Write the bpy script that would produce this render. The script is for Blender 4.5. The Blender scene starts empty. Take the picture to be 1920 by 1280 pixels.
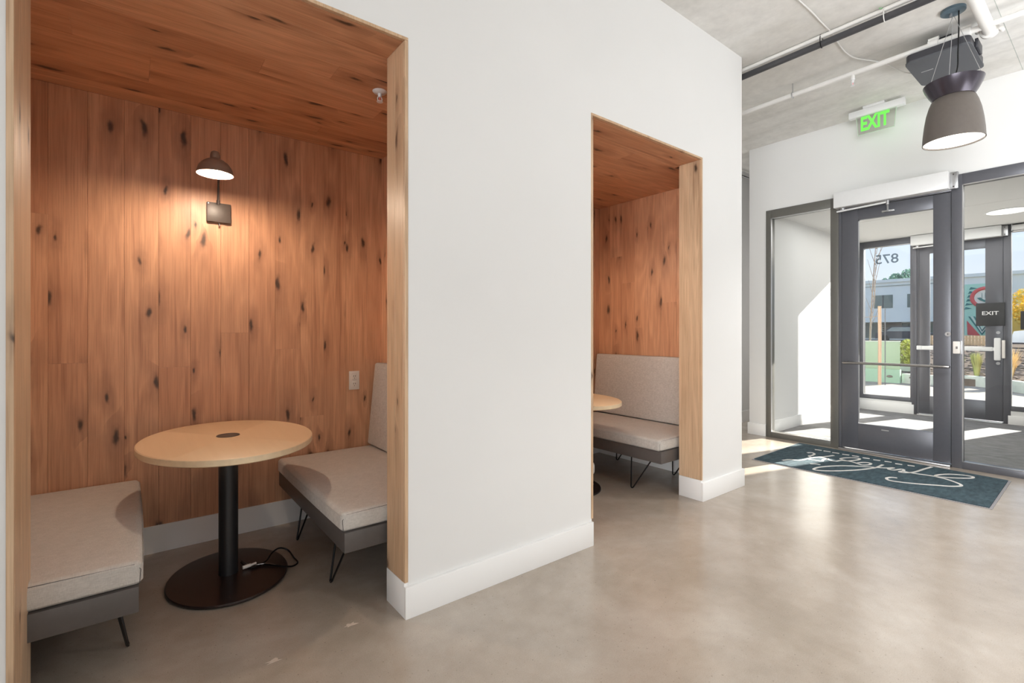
import bpy, bmesh, math, random
from mathutils import Vector, Matrix
random.seed(7)
PI = math.pi
sc = bpy.context.scene
C = sc.collection

# ------------------------------------------------------------------ camera, sky, lights, exposure
EYE = 1.22
YAW = math.atan2(1160, 907.5)                  # view axis, turned from +X towards +Y
cam_d = bpy.data.cameras.new('camera'); cam = bpy.data.objects.new('camera', cam_d); C.objects.link(cam)
cam.location = (0, 0, EYE)
cam.rotation_euler = (PI/2, 0, YAW - PI/2)
cam_d.sensor_width = 36; cam_d.lens = 907.5/1920*36
cam_d.shift_y = -18/1920
cam_d.clip_start = 0.05; cam_d.clip_end = 500
sc.camera = cam
sc.view_settings.view_transform = 'Standard'; sc.view_settings.look = 'None'
sc.view_settings.gamma = 1; sc.view_settings.exposure = 0.0
sc.view_settings.use_curve_mapping = False
sc.cycles.use_denoising = True
sc.cycles.max_bounces = 10; sc.cycles.diffuse_bounces = 5
sc.cycles.transparent_max_bounces = 16
sc.cycles.caustics_reflective = False; sc.cycles.caustics_refractive = False
sc.cycles.sample_clamp_indirect = 6.0

W = bpy.data.worlds.new('sky'); sc.world = W; W.use_nodes = True
wn = W.node_tree; wn.nodes.clear()
wo = wn.nodes.new('ShaderNodeOutputWorld'); wb = wn.nodes.new('ShaderNodeBackground')
# clear winter-morning sky: pale at the horizon, light blue above, the same all round
tcw = wn.nodes.new('ShaderNodeTexCoord'); sxyz = wn.nodes.new('ShaderNodeSeparateXYZ'); skr = wn.nodes.new('ShaderNodeValToRGB')
e = skr.color_ramp.elements; e.new(0.5); e.new(0.5)
for k, (p_, c_) in enumerate(((0.0, (0.80, 0.82, 0.88)), (0.06, (0.78, 0.83, 0.93)), (0.24, (0.56, 0.72, 0.95)), (0.8, (0.32, 0.50, 0.85)))):
    e[k].position = p_; e[k].color = (*c_, 1)
wb.inputs[1].default_value = 1.22
wn.links.new(tcw.outputs['Generated'], sxyz.inputs[0]); wn.links.new(sxyz.outputs[2], skr.inputs[0])
wn.links.new(skr.outputs[0], wb.inputs[0]); wn.links.new(wb.outputs[0], wo.inputs[0])

def light(name, kind, loc, energy, color=(1, 1, 1), direction=None, **kw):
    l = bpy.data.lights.new(name, kind); l.energy = energy; l.color = color
    for k, v in kw.items(): setattr(l, k, v)
    o = bpy.data.objects.new(name, l); C.objects.link(o); o.location = loc
    if direction is not None:
        o.rotation_euler = Vector(direction).to_track_quat('-Z', 'Y').to_euler()
    return o
light('sun', 'SUN', (20, -5, 10), 28, (1.0, 0.94, 0.86), (-1, 0.272, -0.465), angle=math.radians(0.6))
# unseen area fills added to brighten the lobby, standing in for windows and lamps
light('lobby_side_fill', 'AREA', (0.6, -4.85, 1.75), 84, (0.94, 0.97, 1.0), (0.15, 1, 0.12), shape='RECTANGLE', size=8.5, size_y=2.7)  # added side fill, no window in the wall behind it
light('lobby_top_fill', 'AREA', (1.0, -1.9, 3.25), 14, (0.98, 0.98, 1.0), (0, 0, -1), shape='RECTANGLE', size=6.0, size_y=2.6)  # added overhead fill, no ceiling fixture built
light('lobby_rear_fill', 'AREA', (-3.6, -2.2, 1.8), 112, (0.95, 0.98, 1.0), (1, 0.22, 0.07), shape='RECTANGLE', size=4.0, size_y=2.4, spread=math.radians(75))  # added fill from behind, aimed at the entrance wall

light('lobby_street_fill', 'AREA', (5.78, -2.3, 1.45), 42, (0.92, 0.97, 1.0), (-1, 0.1, 0), shape='RECTANGLE', size=4.2, size_y=2.4)  # fill added out of view in place of glazing; the wall here is solid
light('lobby_up_fill', 'AREA', (4.4, -0.9, 1.75), 46, (0.94, 0.97, 1.0), (0.05, 0.25, 1), shape='RECTANGLE', size=1.8, size_y=1.0)  # upward fill added out of view to lift the ceiling
light('pendant_light', 'SPOT', (4.37, 0.74, 2.49), 140, (1, 0.985, 0.965), (0, 0, -1), spot_size=math.radians(140), spot_blend=0.9, shadow_soft_size=0.14)
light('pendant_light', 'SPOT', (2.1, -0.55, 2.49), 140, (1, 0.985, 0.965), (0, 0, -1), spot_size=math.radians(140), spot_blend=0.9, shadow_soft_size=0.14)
light('corridor_fill', 'AREA', (8.9, 3.02, 1.7), 34, (1, 0.98, 0.95), (-1, 0.02, 0), shape='RECTANGLE', size=0.36, size_y=2.6)  # hidden fill added to brighten the corridor wall
light('vestibule_fill', 'AREA', (7.6, 1.55, 2.60), 22, (1, 0.985, 0.96), (0, 0, -1), shape='RECTANGLE', size=2.4, size_y=1.7)  # broad fill added below the vestibule ceiling, apart from its round light
# ------------------------------------------------------------------ materials
def mat(name, base, rough=0.5, metal=0.0, **kw):
    m = bpy.data.materials.new(name); m.use_nodes = True
    b = m.node_tree.nodes['Principled BSDF']
    b.inputs['Base Color'].default_value = (*base, 1)
    b.inputs['Roughness'].default_value = rough; b.inputs['Metallic'].default_value = metal
    for k, v in kw.items(): b.inputs[k.replace('_', ' ')].default_value = v
    return m
class NT:
    def __init__(s, m): s.t = m.node_tree; s.b = s.t.nodes['Principled BSDF']
    def n(s, kind, **kw):
        o = s.t.nodes.new('ShaderNode' + kind)
        for k, v in kw.items():
            if hasattr(o, k) and k not in o.inputs.keys(): setattr(o, k, v)
        return o
    def l(s, a, b): s.t.links.new(a, b)
    def mapping(s, src, scale, loc=(0, 0, 0), rot=(0, 0, 0)):
        m = s.t.nodes.new('ShaderNodeMapping'); m.inputs['Scale'].default_value = scale
        m.inputs['Location'].default_value = loc; m.inputs['Rotation'].default_value = rot
        s.l(src, m.inputs[0]); return m.outputs[0]
    def noise(s, src, scale, detail=4, rough=0.5, dist=0.0):
        n = s.t.nodes.new('ShaderNodeTexNoise'); n.inputs['Scale'].default_value = scale
        n.inputs['Detail'].default_value = detail; n.inputs['Roughness'].default_value = rough
        n.inputs['Distortion'].default_value = dist
        s.l(src, n.inputs['Vector']); return n.outputs['Fac']
    def ramp(s, src, stops, interp='LINEAR'):
        r = s.t.nodes.new('ShaderNodeValToRGB'); r.color_ramp.interpolation = interp
        e = r.color_ramp.elements
        while len(e) < len(stops): e.new(0.5)
        for k, (p, c) in enumerate(stops):
            e[k].position = p; e[k].color = (*c, 1) if len(c) == 3 else c
        s.l(src, r.inputs[0]); return r.outputs[0]
    def math(s, op, a, b=None, c=None, clamp=False):
        m = s.t.nodes.new('ShaderNodeMath'); m.operation = op; m.use_clamp = clamp
        for k, v in enumerate((a, b, c)):
            if v is None: continue
            if isinstance(v, (int, float)): m.inputs[k].default_value = v
            else: s.l(v, m.inputs[k])
        return m.outputs[0]
    def mix(s, fac, a, b, mode='MIX'):
        m = s.t.nodes.new('ShaderNodeMix'); m.data_type = 'RGBA'; m.blend_type = mode
        for k, v in ((0, fac), (6, a), (7, b)):
            if isinstance(v, (int, float)): m.inputs[k].default_value = v
            elif isinstance(v, tuple): m.inputs[k].default_value = (*v, 1)
            else: s.l(v, m.inputs[k])
        return m.outputs[2]
    def bump(s, h, strength=0.2, dist=0.01):
        b = s.t.nodes.new('ShaderNodeBump'); b.inputs['Strength'].default_value = strength
        b.inputs['Distance'].default_value = dist
        s.l(h, b.inputs['Height']); s.l(b.outputs[0], s.b.inputs['Normal'])
    def obj(s): return s.t.nodes.new('ShaderNodeTexCoord').outputs['Object']
    def pos(s): return s.t.nodes.new('ShaderNodeNewGeometry').outputs['Position']
    def rnd(s): return s.t.nodes.new('ShaderNodeObjectInfo').outputs['Random']

def oak(name, c_lo, c_hi, knots=0.8, rough=0.42):
    m = mat(name, c_hi, rough); t = NT(m)
    r = t.rnd(); comb = t.t.nodes.new('ShaderNodeCombineXYZ')
    t.l(t.math('MULTIPLY', r, 17.3), comb.inputs[0]); t.l(t.math('MULTIPLY', r, 5.1), comb.inputs[1]); t.l(t.math('MULTIPLY', r, 71.7), comb.inputs[2])
    add = t.t.nodes.new('ShaderNodeVectorMath'); add.operation = 'ADD'
    t.l(t.obj(), add.inputs[0]); t.l(comb.outputs[0], add.inputs[1]); v = add.outputs[0]
    # cathedral figure: contour lines of a long stretched noise
    big = t.noise(t.mapping(v, (5.5, 5.5, 0.75)), 1.0, 2, 0.45, 0.35)
    rings = t.math('PINGPONG', t.math('MULTIPLY', big, 15.0), 1.0)
    fig = t.ramp(rings, [(0.0, (0.0,)*3), (0.45, (0.55,)*3), (1.0, (1.0,)*3)])
    fib = t.noise(t.mapping(v, (170, 170, 3.5)), 1.0, 5, 0.65)
    cloud = t.noise(t.mapping(v, (9, 9, 1.6)), 1.0, 3, 0.6)
    tone = t.math('ADD', t.math('MULTIPLY', cloud, 0.75), t.math('MULTIPLY', r, 0.5))
    tone = t.math('SUBTRACT', tone, 0.12, clamp=True)
    col = t.mix(tone, c_lo, c_hi)
    col = t.mix(t.math('MULTIPLY', fig, 0.32), col, tuple(x*0.72 for x in c_lo))
    fr = t.ramp(fib, [(0.30, (0.72, 0.68, 0.64)), (0.55, (1, 1, 1)), (0.8, (1.06, 1.05, 1.03))])
    col = t.mix(0.8, col, fr, 'MULTIPLY')
    # knots
    warp = t.t.nodes.new('ShaderNodeTexNoise'); warp.inputs['Scale'].default_value = 9; warp.inputs['Detail'].default_value = 3
    t.l(v, warp.inputs['Vector'])
    w2 = t.t.nodes.new('ShaderNodeVectorMath'); w2.operation = 'MULTIPLY_ADD'; w2.inputs[1].default_value = (0.05, 0.0, 0.10)
    t.l(warp.outputs['Color'], w2.inputs[0]); t.l(v, w2.inputs[2])
    vo = t.t.nodes.new('ShaderNodeTexVoronoi'); vo.voronoi_dimensions = '2D'; vo.inputs['Scale'].default_value = 1.0
    sv = t.t.nodes.new('ShaderNodeSeparateXYZ'); cv = t.t.nodes.new('ShaderNodeCombineXYZ'); t.l(w2.outputs[0], sv.inputs[0])
    t.l(t.math('MULTIPLY', sv.outputs[0], 7.5), cv.inputs[0]); t.l(t.math('MULTIPLY', sv.outputs[2], 2.3), cv.inputs[1]); t.l(cv.outputs[0], vo.inputs['Vector'])
    sep = t.t.nodes.new('ShaderNodeSeparateColor'); t.l(vo.outputs['Color'], sep.inputs[0])
    on = t.math('GREATER_THAN', sep.outputs[0], 1-knots)
    size = t.math('MULTIPLY_ADD', sep.outputs[1], 1.0, 0.42)
    d = t.math('DIVIDE', vo.outputs['Distance'], size)
    core = t.ramp(d, [(0.03, (1,)*3), (0.085, (0.0,)*3)])
    halo = t.ramp(d, [(0.03, (0.9,)*3), (0.14, (0.35,)*3), (0.42, (0.0,)*3)], 'EASE')
    crack = t.noise(t.mapping(v, (60, 60, 9)), 1.0, 2, 0.5)
    halo = t.math('MULTIPLY', halo, t.math('MULTIPLY_ADD', crack, 0.9, 0.35))
    col = t.mix(t.math('MULTIPLY', halo, on), col, tuple(x*f for x, f in zip(c_lo, (0.30, 0.25, 0.26))))
    col = t.mix(t.math('MULTIPLY', t.math('MULTIPLY', core, on), 0.85), col, (0.035, 0.022, 0.014))
    # dark mineral streaks
    st = t.noise(t.mapping(v, (22, 22, 0.9)), 1.0, 3, 0.6)
    st = t.ramp(st, [(0.60, (0,)*3), (0.74, (0.6,)*3)])
    col = t.mix(st, col, tuple(x*f for x, f in zip(c_lo, (0.55, 0.48, 0.45))))
    t.l(col, t.b.inputs['Base Color'])
    t.bump(fib, 0.12, 0.002)
    return m

M = {}
M['oak'] = oak('knotty_oak', (0.53, 0.255, 0.14), (0.84, 0.50, 0.305), knots=0.60)
M['oak_light'] = oak('pale_oak', (0.56, 0.36, 0.215), (0.74, 0.54, 0.36), knots=0.42)
def plaster(name, c, var=0.03, rough=0.75):
    m = mat(name, c, rough); t = NT(m)
    n = t.noise(t.pos(), 1.7, 3); f = t.noise(t.pos(), 260, 2)
    t.l(t.mix(n, tuple(x*(1-var) for x in c), tuple(min(1, x*(1+var)) for x in c)), t.b.inputs['Base Color'])
    t.bump(f, 0.05, 0.001); return m
M['white'] = plaster('white_paint', (0.75, 0.745, 0.735))
M['trimwhite'] = plaster('white_trim_paint', (0.84, 0.835, 0.825), 0.015, 0.4)
M['dark_back'] = mat('dark_batten', (0.05, 0.03, 0.02), 0.9)
# polished concrete floor
def concrete_floor():
    m = mat('polished_concrete', (0.4, 0.33, 0.27), 0.22); t = NT(m); p = t.pos()
    a = t.noise(p, 1.3, 5, 0.6, 0.4); b = t.noise(p, 7.0, 5, 0.65); s = t.noise(p, 240, 2, 0.5)
    base = t.ramp(a, [(0.30, (0.335, 0.278, 0.222)), (0.52, (0.415, 0.356, 0.298)), (0.75, (0.50, 0.448, 0.394))])
    base = t.mix(0.5, base, t.ramp(b, [(0.3, (0.84, 0.83, 0.82)), (0.7, (1.12, 1.12, 1.12))]), 'MULTIPLY')
    base = t.mix(0.55, base, t.ramp(s, [(0.3, (0.86, 0.86, 0.86)), (0.62, (1.06, 1.06, 1.06))]), 'MULTIPLY')
    agg = t.noise(p, 90, 1, 0.4)
    base = t.mix(t.ramp(agg, [(0.72, (0,)*3), (0.75, (0.45,)*3)]), base, (0.16, 0.13, 0.11))
    t.l(base, t.b.inputs['Base Color'])
    t.l(t.math('MULTIPLY_ADD', b, 0.14, 0.16), t.b.inputs['Roughness'])
    t.b.inputs['IOR'].default_value = 1.75
    t.bump(t.noise(p, 30, 2), 0.015, 0.002)
    return m
M['floor'] = concrete_floor()
def concrete(name, lo, hi, board=True, rough=0.85):
    m = mat(name, hi, rough); t = NT(m); p = t.pos()
    a = t.noise(t.mapping(p, (1.6, 0.55, 1)), 1.2, 5, 0.6, 0.6); b = t.noise(p, 14, 5, 0.6)
    c = t.mix(t.ramp(a, [(0.34, (0,)*3), (0.66, (1,)*3)]), lo, hi)
    c = t.mix(0.5, c, t.ramp(b, [(0.3, (0.84,)*3), (0.65, (1.06,)*3)]), 'MULTIPLY')
    st = t.noise(t.mapping(p, (9, 0.5, 1)), 1.0, 3)
    c = t.mix(t.ramp(st, [(0.6, (0,)*3), (0.78, (0.3,)*3)]), c, tuple(x*0.62 for x in lo))
    t.l(c, t.b.inputs['Base Color']); t.bump(b, 0.2, 0.004); return m
M['ceiling'] = concrete('cast_concrete', (0.64, 0.622, 0.585), (0.78, 0.765, 0.74))
M['curb'] = concrete('curb_concrete', (0.36, 0.40, 0.37), (0.48, 0.52, 0.48))
M['paving'] = concrete('paving', (0.27, 0.25, 0.225), (0.33, 0.31, 0.285))
def fabric():
    m = mat('heather_fabric', (0.45, 0.41, 0.37), 0.95); t = NT(m); o = t.obj()
    a = t.noise(t.mapping(o, (900, 60, 60)), 1.0, 2); b = t.noise(t.mapping(o, (60, 700, 700)), 1.0, 2); g = t.noise(o, 26, 3)
    f = t.math('MULTIPLY_ADD', a, 0.5, t.math('MULTIPLY', b, 0.5))
    c = t.ramp(f, [(0.32, (0.43, 0.40, 0.365)), (0.5, (0.53, 0.495, 0.455)), (0.68, (0.62, 0.585, 0.54))])
    c = t.mix(0.35, c, t.ramp(g, [(0.3, (0.85,)*3), (0.7, (1.1,)*3)]), 'MULTIPLY')
    t.l(c, t.b.inputs['Base Color']); t.bump(f, 0.3, 0.002)
    t.b.inputs['Sheen Weight'].default_value = 0.2
    return m
M['fabric'] = fabric()
def speck(name, c, rough, metal=0.0, k=0.12, scale=40):
    m = mat(name, c, rough, metal); t = NT(m); n = t.noise(t.pos(), scale, 3)
    t.l(t.mix(n, tuple(x*(1-k) for x in c), tuple(min(1, x*(1+k)) for x in c)), t.b.inputs['Base Color'])
    return m
M['bench_frame'] = speck('charcoal_laminate', (0.095, 0.083, 0.077), 0.42)
M['black_metal'] = speck('black_powder_coat', (0.018, 0.017, 0.018), 0.30)
M['disc'] = speck('dark_table_base', (0.022, 0.013, 0.012), 0.28)
M['rod'] = speck('black_steel_rod', (0.012, 0.012, 0.013), 0.3, 0.6)
def maple():
    m = mat('pale_maple', (0.75, 0.52, 0.32), 0.38); t = NT(m); o = t.obj()
    a = t.noise(t.mapping(o, (40, 2.2, 2)), 1.0, 4); b = t.noise(t.mapping(o, (6, 1.2, 1)), 1.0, 2)
    c = t.mix(a, (0.78, 0.56, 0.34), (0.86, 0.65, 0.42)); c = t.mix(t.math('MULTIPLY', b, 0.4), c, (0.88, 0.68, 0.46))
    t.l(c, t.b.inputs['Base Color']); return m
M['maple'] = maple()
M['maple_edge'] = speck('maple_edge_band', (0.74, 0.58, 0.38), 0.5)
M['storefront'] = speck('dark_anodised_aluminium', (0.12, 0.122, 0.138), 0.34, 0.3, 0.06)
M['storefront_brown'] = speck('bronze_aluminium', (0.15, 0.145, 0.13), 0.35, 0.25, 0.06)
M['alu'] = speck('brushed_aluminium', (0.55, 0.55, 0.56), 0.3, 0.9, 0.05)
M['steel'] = speck('satin_steel', (0.42, 0.40, 0.39), 0.28, 1.0, 0.05)
M['whitemetal'] = speck('white_enamel', (0.78, 0.78, 0.78), 0.35, 0.0, 0.02)
M['pipe'] = speck('white_painted_pipe', (0.76, 0.745, 0.72), 0.45, 0.0, 0.03)
M['blackpipe'] = speck('black_conduit', (0.05, 0.05, 0.055), 0.35, 0.0, 0.1)
M['plastic_grey'] = speck('grey_plastic', (0.075, 0.079, 0.09), 0.5, 0.0, 0.03)
M['plastic_dark'] = speck('dark_plastic', (0.035, 0.035, 0.042), 0.45, 0.0, 0.03)
M['plastic_white'] = speck('ivory_plastic', (0.80, 0.76, 0.71), 0.4, 0.0, 0.02)
M['slot'] = mat('socket_slot', (0.06, 0.05, 0.05), 0.6)
M['sconce'] = speck('taupe_lacquer', (0.26, 0.18, 0.14), 0.38)
M['sconce_plate'] = speck('bronze_plate', (0.075, 0.06, 0.052), 0.42)
M['shade_in'] = mat('white_shade_lining', (0.85, 0.80, 0.74), 0.5)
M['pendant_lo'] = speck('grey_brown_lacquer', (0.115, 0.098, 0.086), 0.45)
M['pendant_hi'] = speck('gloss_dark_aluminium', (0.06, 0.052, 0.065), 0.25, 0.6, 0.05)
M['canopy'] = speck('blue_grey_steel', (0.10, 0.15, 0.19), 0.4, 0.2)
def emit(name, c, s):
    m = bpy.data.materials.new(name); m.use_nodes = True; t = m.node_tree; t.nodes.clear()
    o = t.nodes.new('ShaderNodeOutputMaterial'); e = t.nodes.new('ShaderNodeEmission')
    e.inputs[0].default_value = (*c, 1); e.inputs[1].default_value = s; t.links.new(e.outputs[0], o.inputs[0]); return m
M['bulb'] = emit('warm_bulb', (1.0, 0.79, 0.60), 730)
M['pendant_glow'] = emit('pendant_diffuser', (1.0, 0.93, 0.82), 4.0)
M['disc_glow'] = emit('recessed_diffuser', (1.0, 0.96, 0.9), 2.2)
M['exit_green'] = emit('exit_green', (0.22, 1.0, 0.13), 1.1)
def glass(name, tint=(0.984, 0.992, 0.988), refl=1.0, f0=0.05):
    m = bpy.data.materials.new(name); m.use_nodes = True; t = m.node_tree; t.nodes.clear()
    o = t.nodes.new('ShaderNodeOutputMaterial'); mx = t.nodes.new('ShaderNodeMixShader')
    tr = t.nodes.new('ShaderNodeBsdfTransparent'); gl = t.nodes.new('ShaderNodeBsdfGlossy')
    tr.inputs[0].default_value = (*tint, 1); gl.inputs['Roughness'].default_value = 0.0
    fr = t.nodes.new('ShaderNodeFresnel'); fr.inputs[0].default_value = 1.45
    mu = t.nodes.new('ShaderNodeMath'); mu.operation = 'MULTIPLY'; mu.use_clamp = True
    geo = t.nodes.new('ShaderNodeNewGeometry'); ft = t.nodes.new('ShaderNodeMath'); ft.operation = 'MULTIPLY_ADD'   # the pane's near face reflects
    ft.inputs[1].default_value = -refl; ft.inputs[2].default_value = refl; t.links.new(geo.outputs['Backfacing'], ft.inputs[0])
    t.links.new(ft.outputs[0], mu.inputs[1])
    t.links.new(fr.outputs[0], mu.inputs[0]); t.links.new(mu.outputs[0], mx.inputs[0])
    t.links.new(tr.outputs[0], mx.inputs[1]); t.links.new(gl.outputs[0], mx.inputs[2]); t.links.new(mx.outputs[0], o.inputs[0])
    return m
M['glass'] = glass('window_glass')
M['acrylic'] = glass('edge_lit_acrylic', (0.86, 0.85, 0.84), 1.0)
def carpet(name, a, b, stretch, scale=1.0, rough=0.98):
    m = mat(name, a, rough); t = NT(m); p = t.pos()
    n = t.noise(t.mapping(p, stretch), scale, 4, 0.65); g = t.noise(p, 9, 3); f = t.noise(p, 420, 2)
    c = t.mix(t.ramp(n, [(0.35, (0,)*3), (0.65, (1,)*3)]), a, b)
    c = t.mix(0.5, c, t.ramp(g, [(0.3, (0.7,)*3), (0.7, (1.25,)*3)]), 'MULTIPLY')
    c = t.mix(0.5, c, t.ramp(f, [(0.3, (0.6,)*3), (0.7, (1.3,)*3)]), 'MULTIPLY')
    t.l(c, t.b.inputs['Base Color']); t.bump(f, 0.6, 0.004); return m
M['mat_pile'] = carpet('teal_mat_pile', (0.022, 0.044, 0.057), (0.050, 0.088, 0.108), (12, 30, 12))
M['mat_rim'] = speck('mat_rubber_rim', (0.26, 0.25, 0.26), 0.7)
M['mat_ink'] = carpet('white_mat_pile', (0.62, 0.60, 0.57), (0.72, 0.70, 0.67), (40, 40, 40))
M['walkoff'] = carpet('walk_off_carpet', (0.15, 0.148, 0.15), (0.29, 0.285, 0.285), (95, 3, 1))
M['stucco'] = plaster('white_stucco', (0.86, 0.90, 0.87), 0.04, 0.9)
M['far_glass'] = speck('far_dark_glass', (0.17, 0.22, 0.20), 0.15, 0.0, 0.4, 0.6)
M['mint'] = plaster('mint_mural_paint', (0.50, 0.80, 0.66), 0.08, 0.9)
M['mural_red'] = plaster('red_mural_paint', (0.78, 0.17, 0.16), 0.15, 0.9)
M['mural_dark'] = plaster('dark_green_mural_paint', (0.10, 0.26, 0.25), 0.2, 0.9)
M['mural_white'] = plaster('cream_mural_paint', (0.88, 0.88, 0.80), 0.05, 0.9)
M['yellowbrick'] = plaster('yellow_painted_wall', (0.72, 0.50, 0.12), 0.15, 0.9)
M['fence'] = speck('raw_cedar', (0.80, 0.56, 0.32), 0.8, 0.0, 0.2)
M['bark'] = speck('pale_bark', (0.20, 0.16, 0.13), 0.9, 0.0, 0.3)
M['stake'] = speck('tan_timber', (0.40, 0.27, 0.18), 0.8, 0.0, 0.15)
def leafm(name, a, b):
    m = mat(name, a, 0.7); t = NT(m)
    t.l(t.mix(t.noise(t.pos(), 3.3, 4), a, b), t.b.inputs['Base Color']); return m
M['conifer'] = leafm('conifer_green', (0.12, 0.24, 0.20), (0.22, 0.36, 0.30))
M['yleaf'] = leafm('yellow_leaves', (0.80, 0.58, 0.08), (0.95, 0.80, 0.25))
M['bushleaf'] = leafm('olive_leaves', (0.22, 0.28, 0.05), (0.62, 0.60, 0.16))
M['grassy'] = leafm('planter_grass', (0.14, 0.26, 0.08), (0.52, 0.46, 0.20))
M['drygrass'] = leafm('dry_grass', (0.60, 0.40, 0.20), (0.74, 0.58, 0.30))
M['gravel'] = speck('gravel_bed', (0.13, 0.108, 0.092), 0.95, 0.0, 0.5, 9)
M['rock'] = speck('grey_rocks', (0.17, 0.145, 0.13), 0.9, 0.0, 0.4, 6)
M['carpaint'] = speck('silver_car_paint', (0.72, 0.75, 0.80), 0.25, 0.3, 0.02)
M['tyre'] = mat('tyre_rubber', (0.03, 0.03, 0.03), 0.8)
M['sign_black'] = speck('black_sign_face', (0.028, 0.028, 0.030), 0.45)
M['frost'] = glass('etched_digit_film', (0.50, 0.53, 0.54), 0.3)

for k_ in ('gravel', 'rock', 'paving', 'curb', 'grassy', 'drygrass'):      # dry matt ground: no sheen towards the low sun
    M[k_].node_tree.nodes['Principled BSDF'].inputs['Specular IOR Level'].default_value = 0.0
# ------------------------------------------------------------------ helpers
def obj(name, bm, m, parent=None, smooth=False, loc=(0, 0, 0)):
    me = bpy.data.meshes.new(name); bm.normal_update(); bm.to_mesh(me); bm.free()
    return link(name, me, m, parent, smooth, loc)
def link(name, me, m, parent=None, smooth=False, loc=(0, 0, 0)):
    if m is not None and not me.materials: me.materials.append(m)
    if smooth:
        for p in me.polygons: p.use_smooth = True
        try: me.set_sharp_from_angle(angle=math.radians(38))
        except Exception: pass
    o = bpy.data.objects.new(name, me); C.objects.link(o); o.location = loc
    if parent is not None: o.parent = parent
    return o
def tag(o, label, cat, group=None):
    o['label'] = label; o['category'] = cat
    if group: o['group'] = group
    return o
def thing(name, label, cat, loc=(0, 0, 0), rz=0, group=None):
    o = bpy.data.objects.new(name, None); C.objects.link(o); o.location = loc; o.rotation_euler = (0, 0, rz)
    o.empty_display_size = 0.1
    return tag(o, label, cat, group)
def structure(o): o['kind'] = 'structure'; return o
def stuff(o): o['kind'] = 'stuff'; return o
def bx(bm, a, b, bevel=0.0, seg=2):
    vs = bmesh.ops.create_cube(bm, size=1)['verts']
    for v in vs:
        v.co = Vector([a[k] + (v.co[k]+0.5)*(b[k]-a[k]) for k in range(3)])
    if bevel:
        es = {e for v in vs for e in v.link_edges}
        bmesh.ops.bevel(bm, geom=list(es), offset=bevel, segments=seg, affect='EDGES', profile=0.5)
def box(name, a, b, m, parent=None, bevel=0.0, seg=2):
    a, b = [min(x, y) for x, y in zip(a, b)], [max(x, y) for x, y in zip(a, b)]
    bm = bmesh.new(); bx(bm, a, b, bevel, seg); return obj(name, bm, m, parent, bevel > 0)
def boxes(name, lst, m, parent=None, bevel=0.0):
    bm = bmesh.new()
    for a, b in lst: bx(bm, a, b, bevel)
    return obj(name, bm, m, parent, bevel > 0)
def spline(pts, n=6, closed=False):
    P = [Vector(p) for p in pts]; out = []; N = len(P)
    for i in range(N if closed else N-1):
        g = (lambda k: P[k % N]) if closed else (lambda k: P[max(0, min(N-1, k))])
        p0, p1, p2, p3 = g(i-1), g(i), g(i+1), g(i+2)
        for k in range(n):
            t = k/n
            out.append(0.5*((2*p1)+(p2-p0)*t+(2*p0-5*p1+4*p2-p3)*t*t+(3*p1-p0-3*p2+p3)*t**3))
    if not closed: out.append(P[-1])
    return out
def tube(bm, pts, r, seg=10, closed=False, r_end=None):
    P = [Vector(p) for p in pts]; N = len(P); rings = []; up = Vector((0, 0, 1))
    for i, p in enumerate(P):
        a = P[(i-1) % N] if closed or i else p; b = P[(i+1) % N] if closed or i < N-1 else p
        d = (b-a).normalized()
        if abs(d.dot(up)) > 0.95: up = Vector((1, 0, 0)) if abs(d.x) < 0.9 else Vector((0, 1, 0))
        s = d.cross(up).normalized(); u = s.cross(d).normalized(); up = u
        rr = r if r_end is None else r+(r_end-r)*i/(N-1)
        rings.append([bm.verts.new(p+rr*(math.cos(2*PI*k/seg)*s+math.sin(2*PI*k/seg)*u)) for k in range(seg)])
    for i in range(N if closed else N-1):
        A, B = rings[i], rings[(i+1) % N]
        for k in range(seg): bm.faces.new((A[k], A[(k+1) % seg], B[(k+1) % seg], B[k]))
    if not closed: bm.faces.new(rings[0][::-1]); bm.faces.new(rings[-1])
    bmesh.ops.recalc_face_normals(bm, faces=bm.faces)
def rod(name, pts, r, m, parent=None, seg=10, closed=False, r_end=None):
    bm = bmesh.new(); tube(bm, pts, r, seg, closed, r_end); return obj(name, bm, m, parent, True)
def lathe(name, prof, c, m, parent=None, seg=48, sx=1.0, sy=1.0, closed=False):
    """prof: list of (r, z); r = 0 closes on the axis"""
    bm = bmesh.new(); rings = []
    for r, z in prof:
        if r < 1e-6: rings.append([bm.verts.new((c[0], c[1], c[2]+z))])
        else: rings.append([bm.verts.new((c[0]+sx*r*math.cos(2*PI*k/seg), c[1]+sy*r*math.sin(2*PI*k/seg), c[2]+z)) for k in range(seg)])
    pairs = list(zip(rings, rings[1:])) + ([(rings[-1], rings[0])] if closed else [])
    for A, B in pairs:
        for k in range(seg):
            j = (k+1) % seg
            if len(A) == 1 and len(B) == 1: continue
            if len(A) == 1: bm.faces.new((A[0], B[j], B[k]))
            elif len(B) == 1: bm.faces.new((A[k], A[j], B[0]))
            else: bm.faces.new((A[k], A[j], B[j], B[k]))
    bmesh.ops.recalc_face_normals(bm, faces=bm.faces)
    return obj(name, bm, m, parent, True)
def prism(name, poly, axis, a, b, m, parent=None):
    """poly of 2-D points extruded along axis 'x','y' or 'z' from a to b"""
    bm = bmesh.new()
    def P(u, v, w): return {'x': (w, u, v), 'y': (u, w, v), 'z': (u, v, w)}[axis]
    A = [bm.verts.new(P(u, v, a)) for u, v in poly]; B = [bm.verts.new(P(u, v, b)) for u, v in poly]
    n = len(poly); bm.faces.new(A); bm.faces.new(B[::-1])
    for k in range(n): bm.faces.new((A[k], B[k], B[(k+1) % n], A[(k+1) % n]))
    bmesh.ops.recalc_face_normals(bm, faces=bm.faces)
    return obj(name, bm, m, parent)
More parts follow.
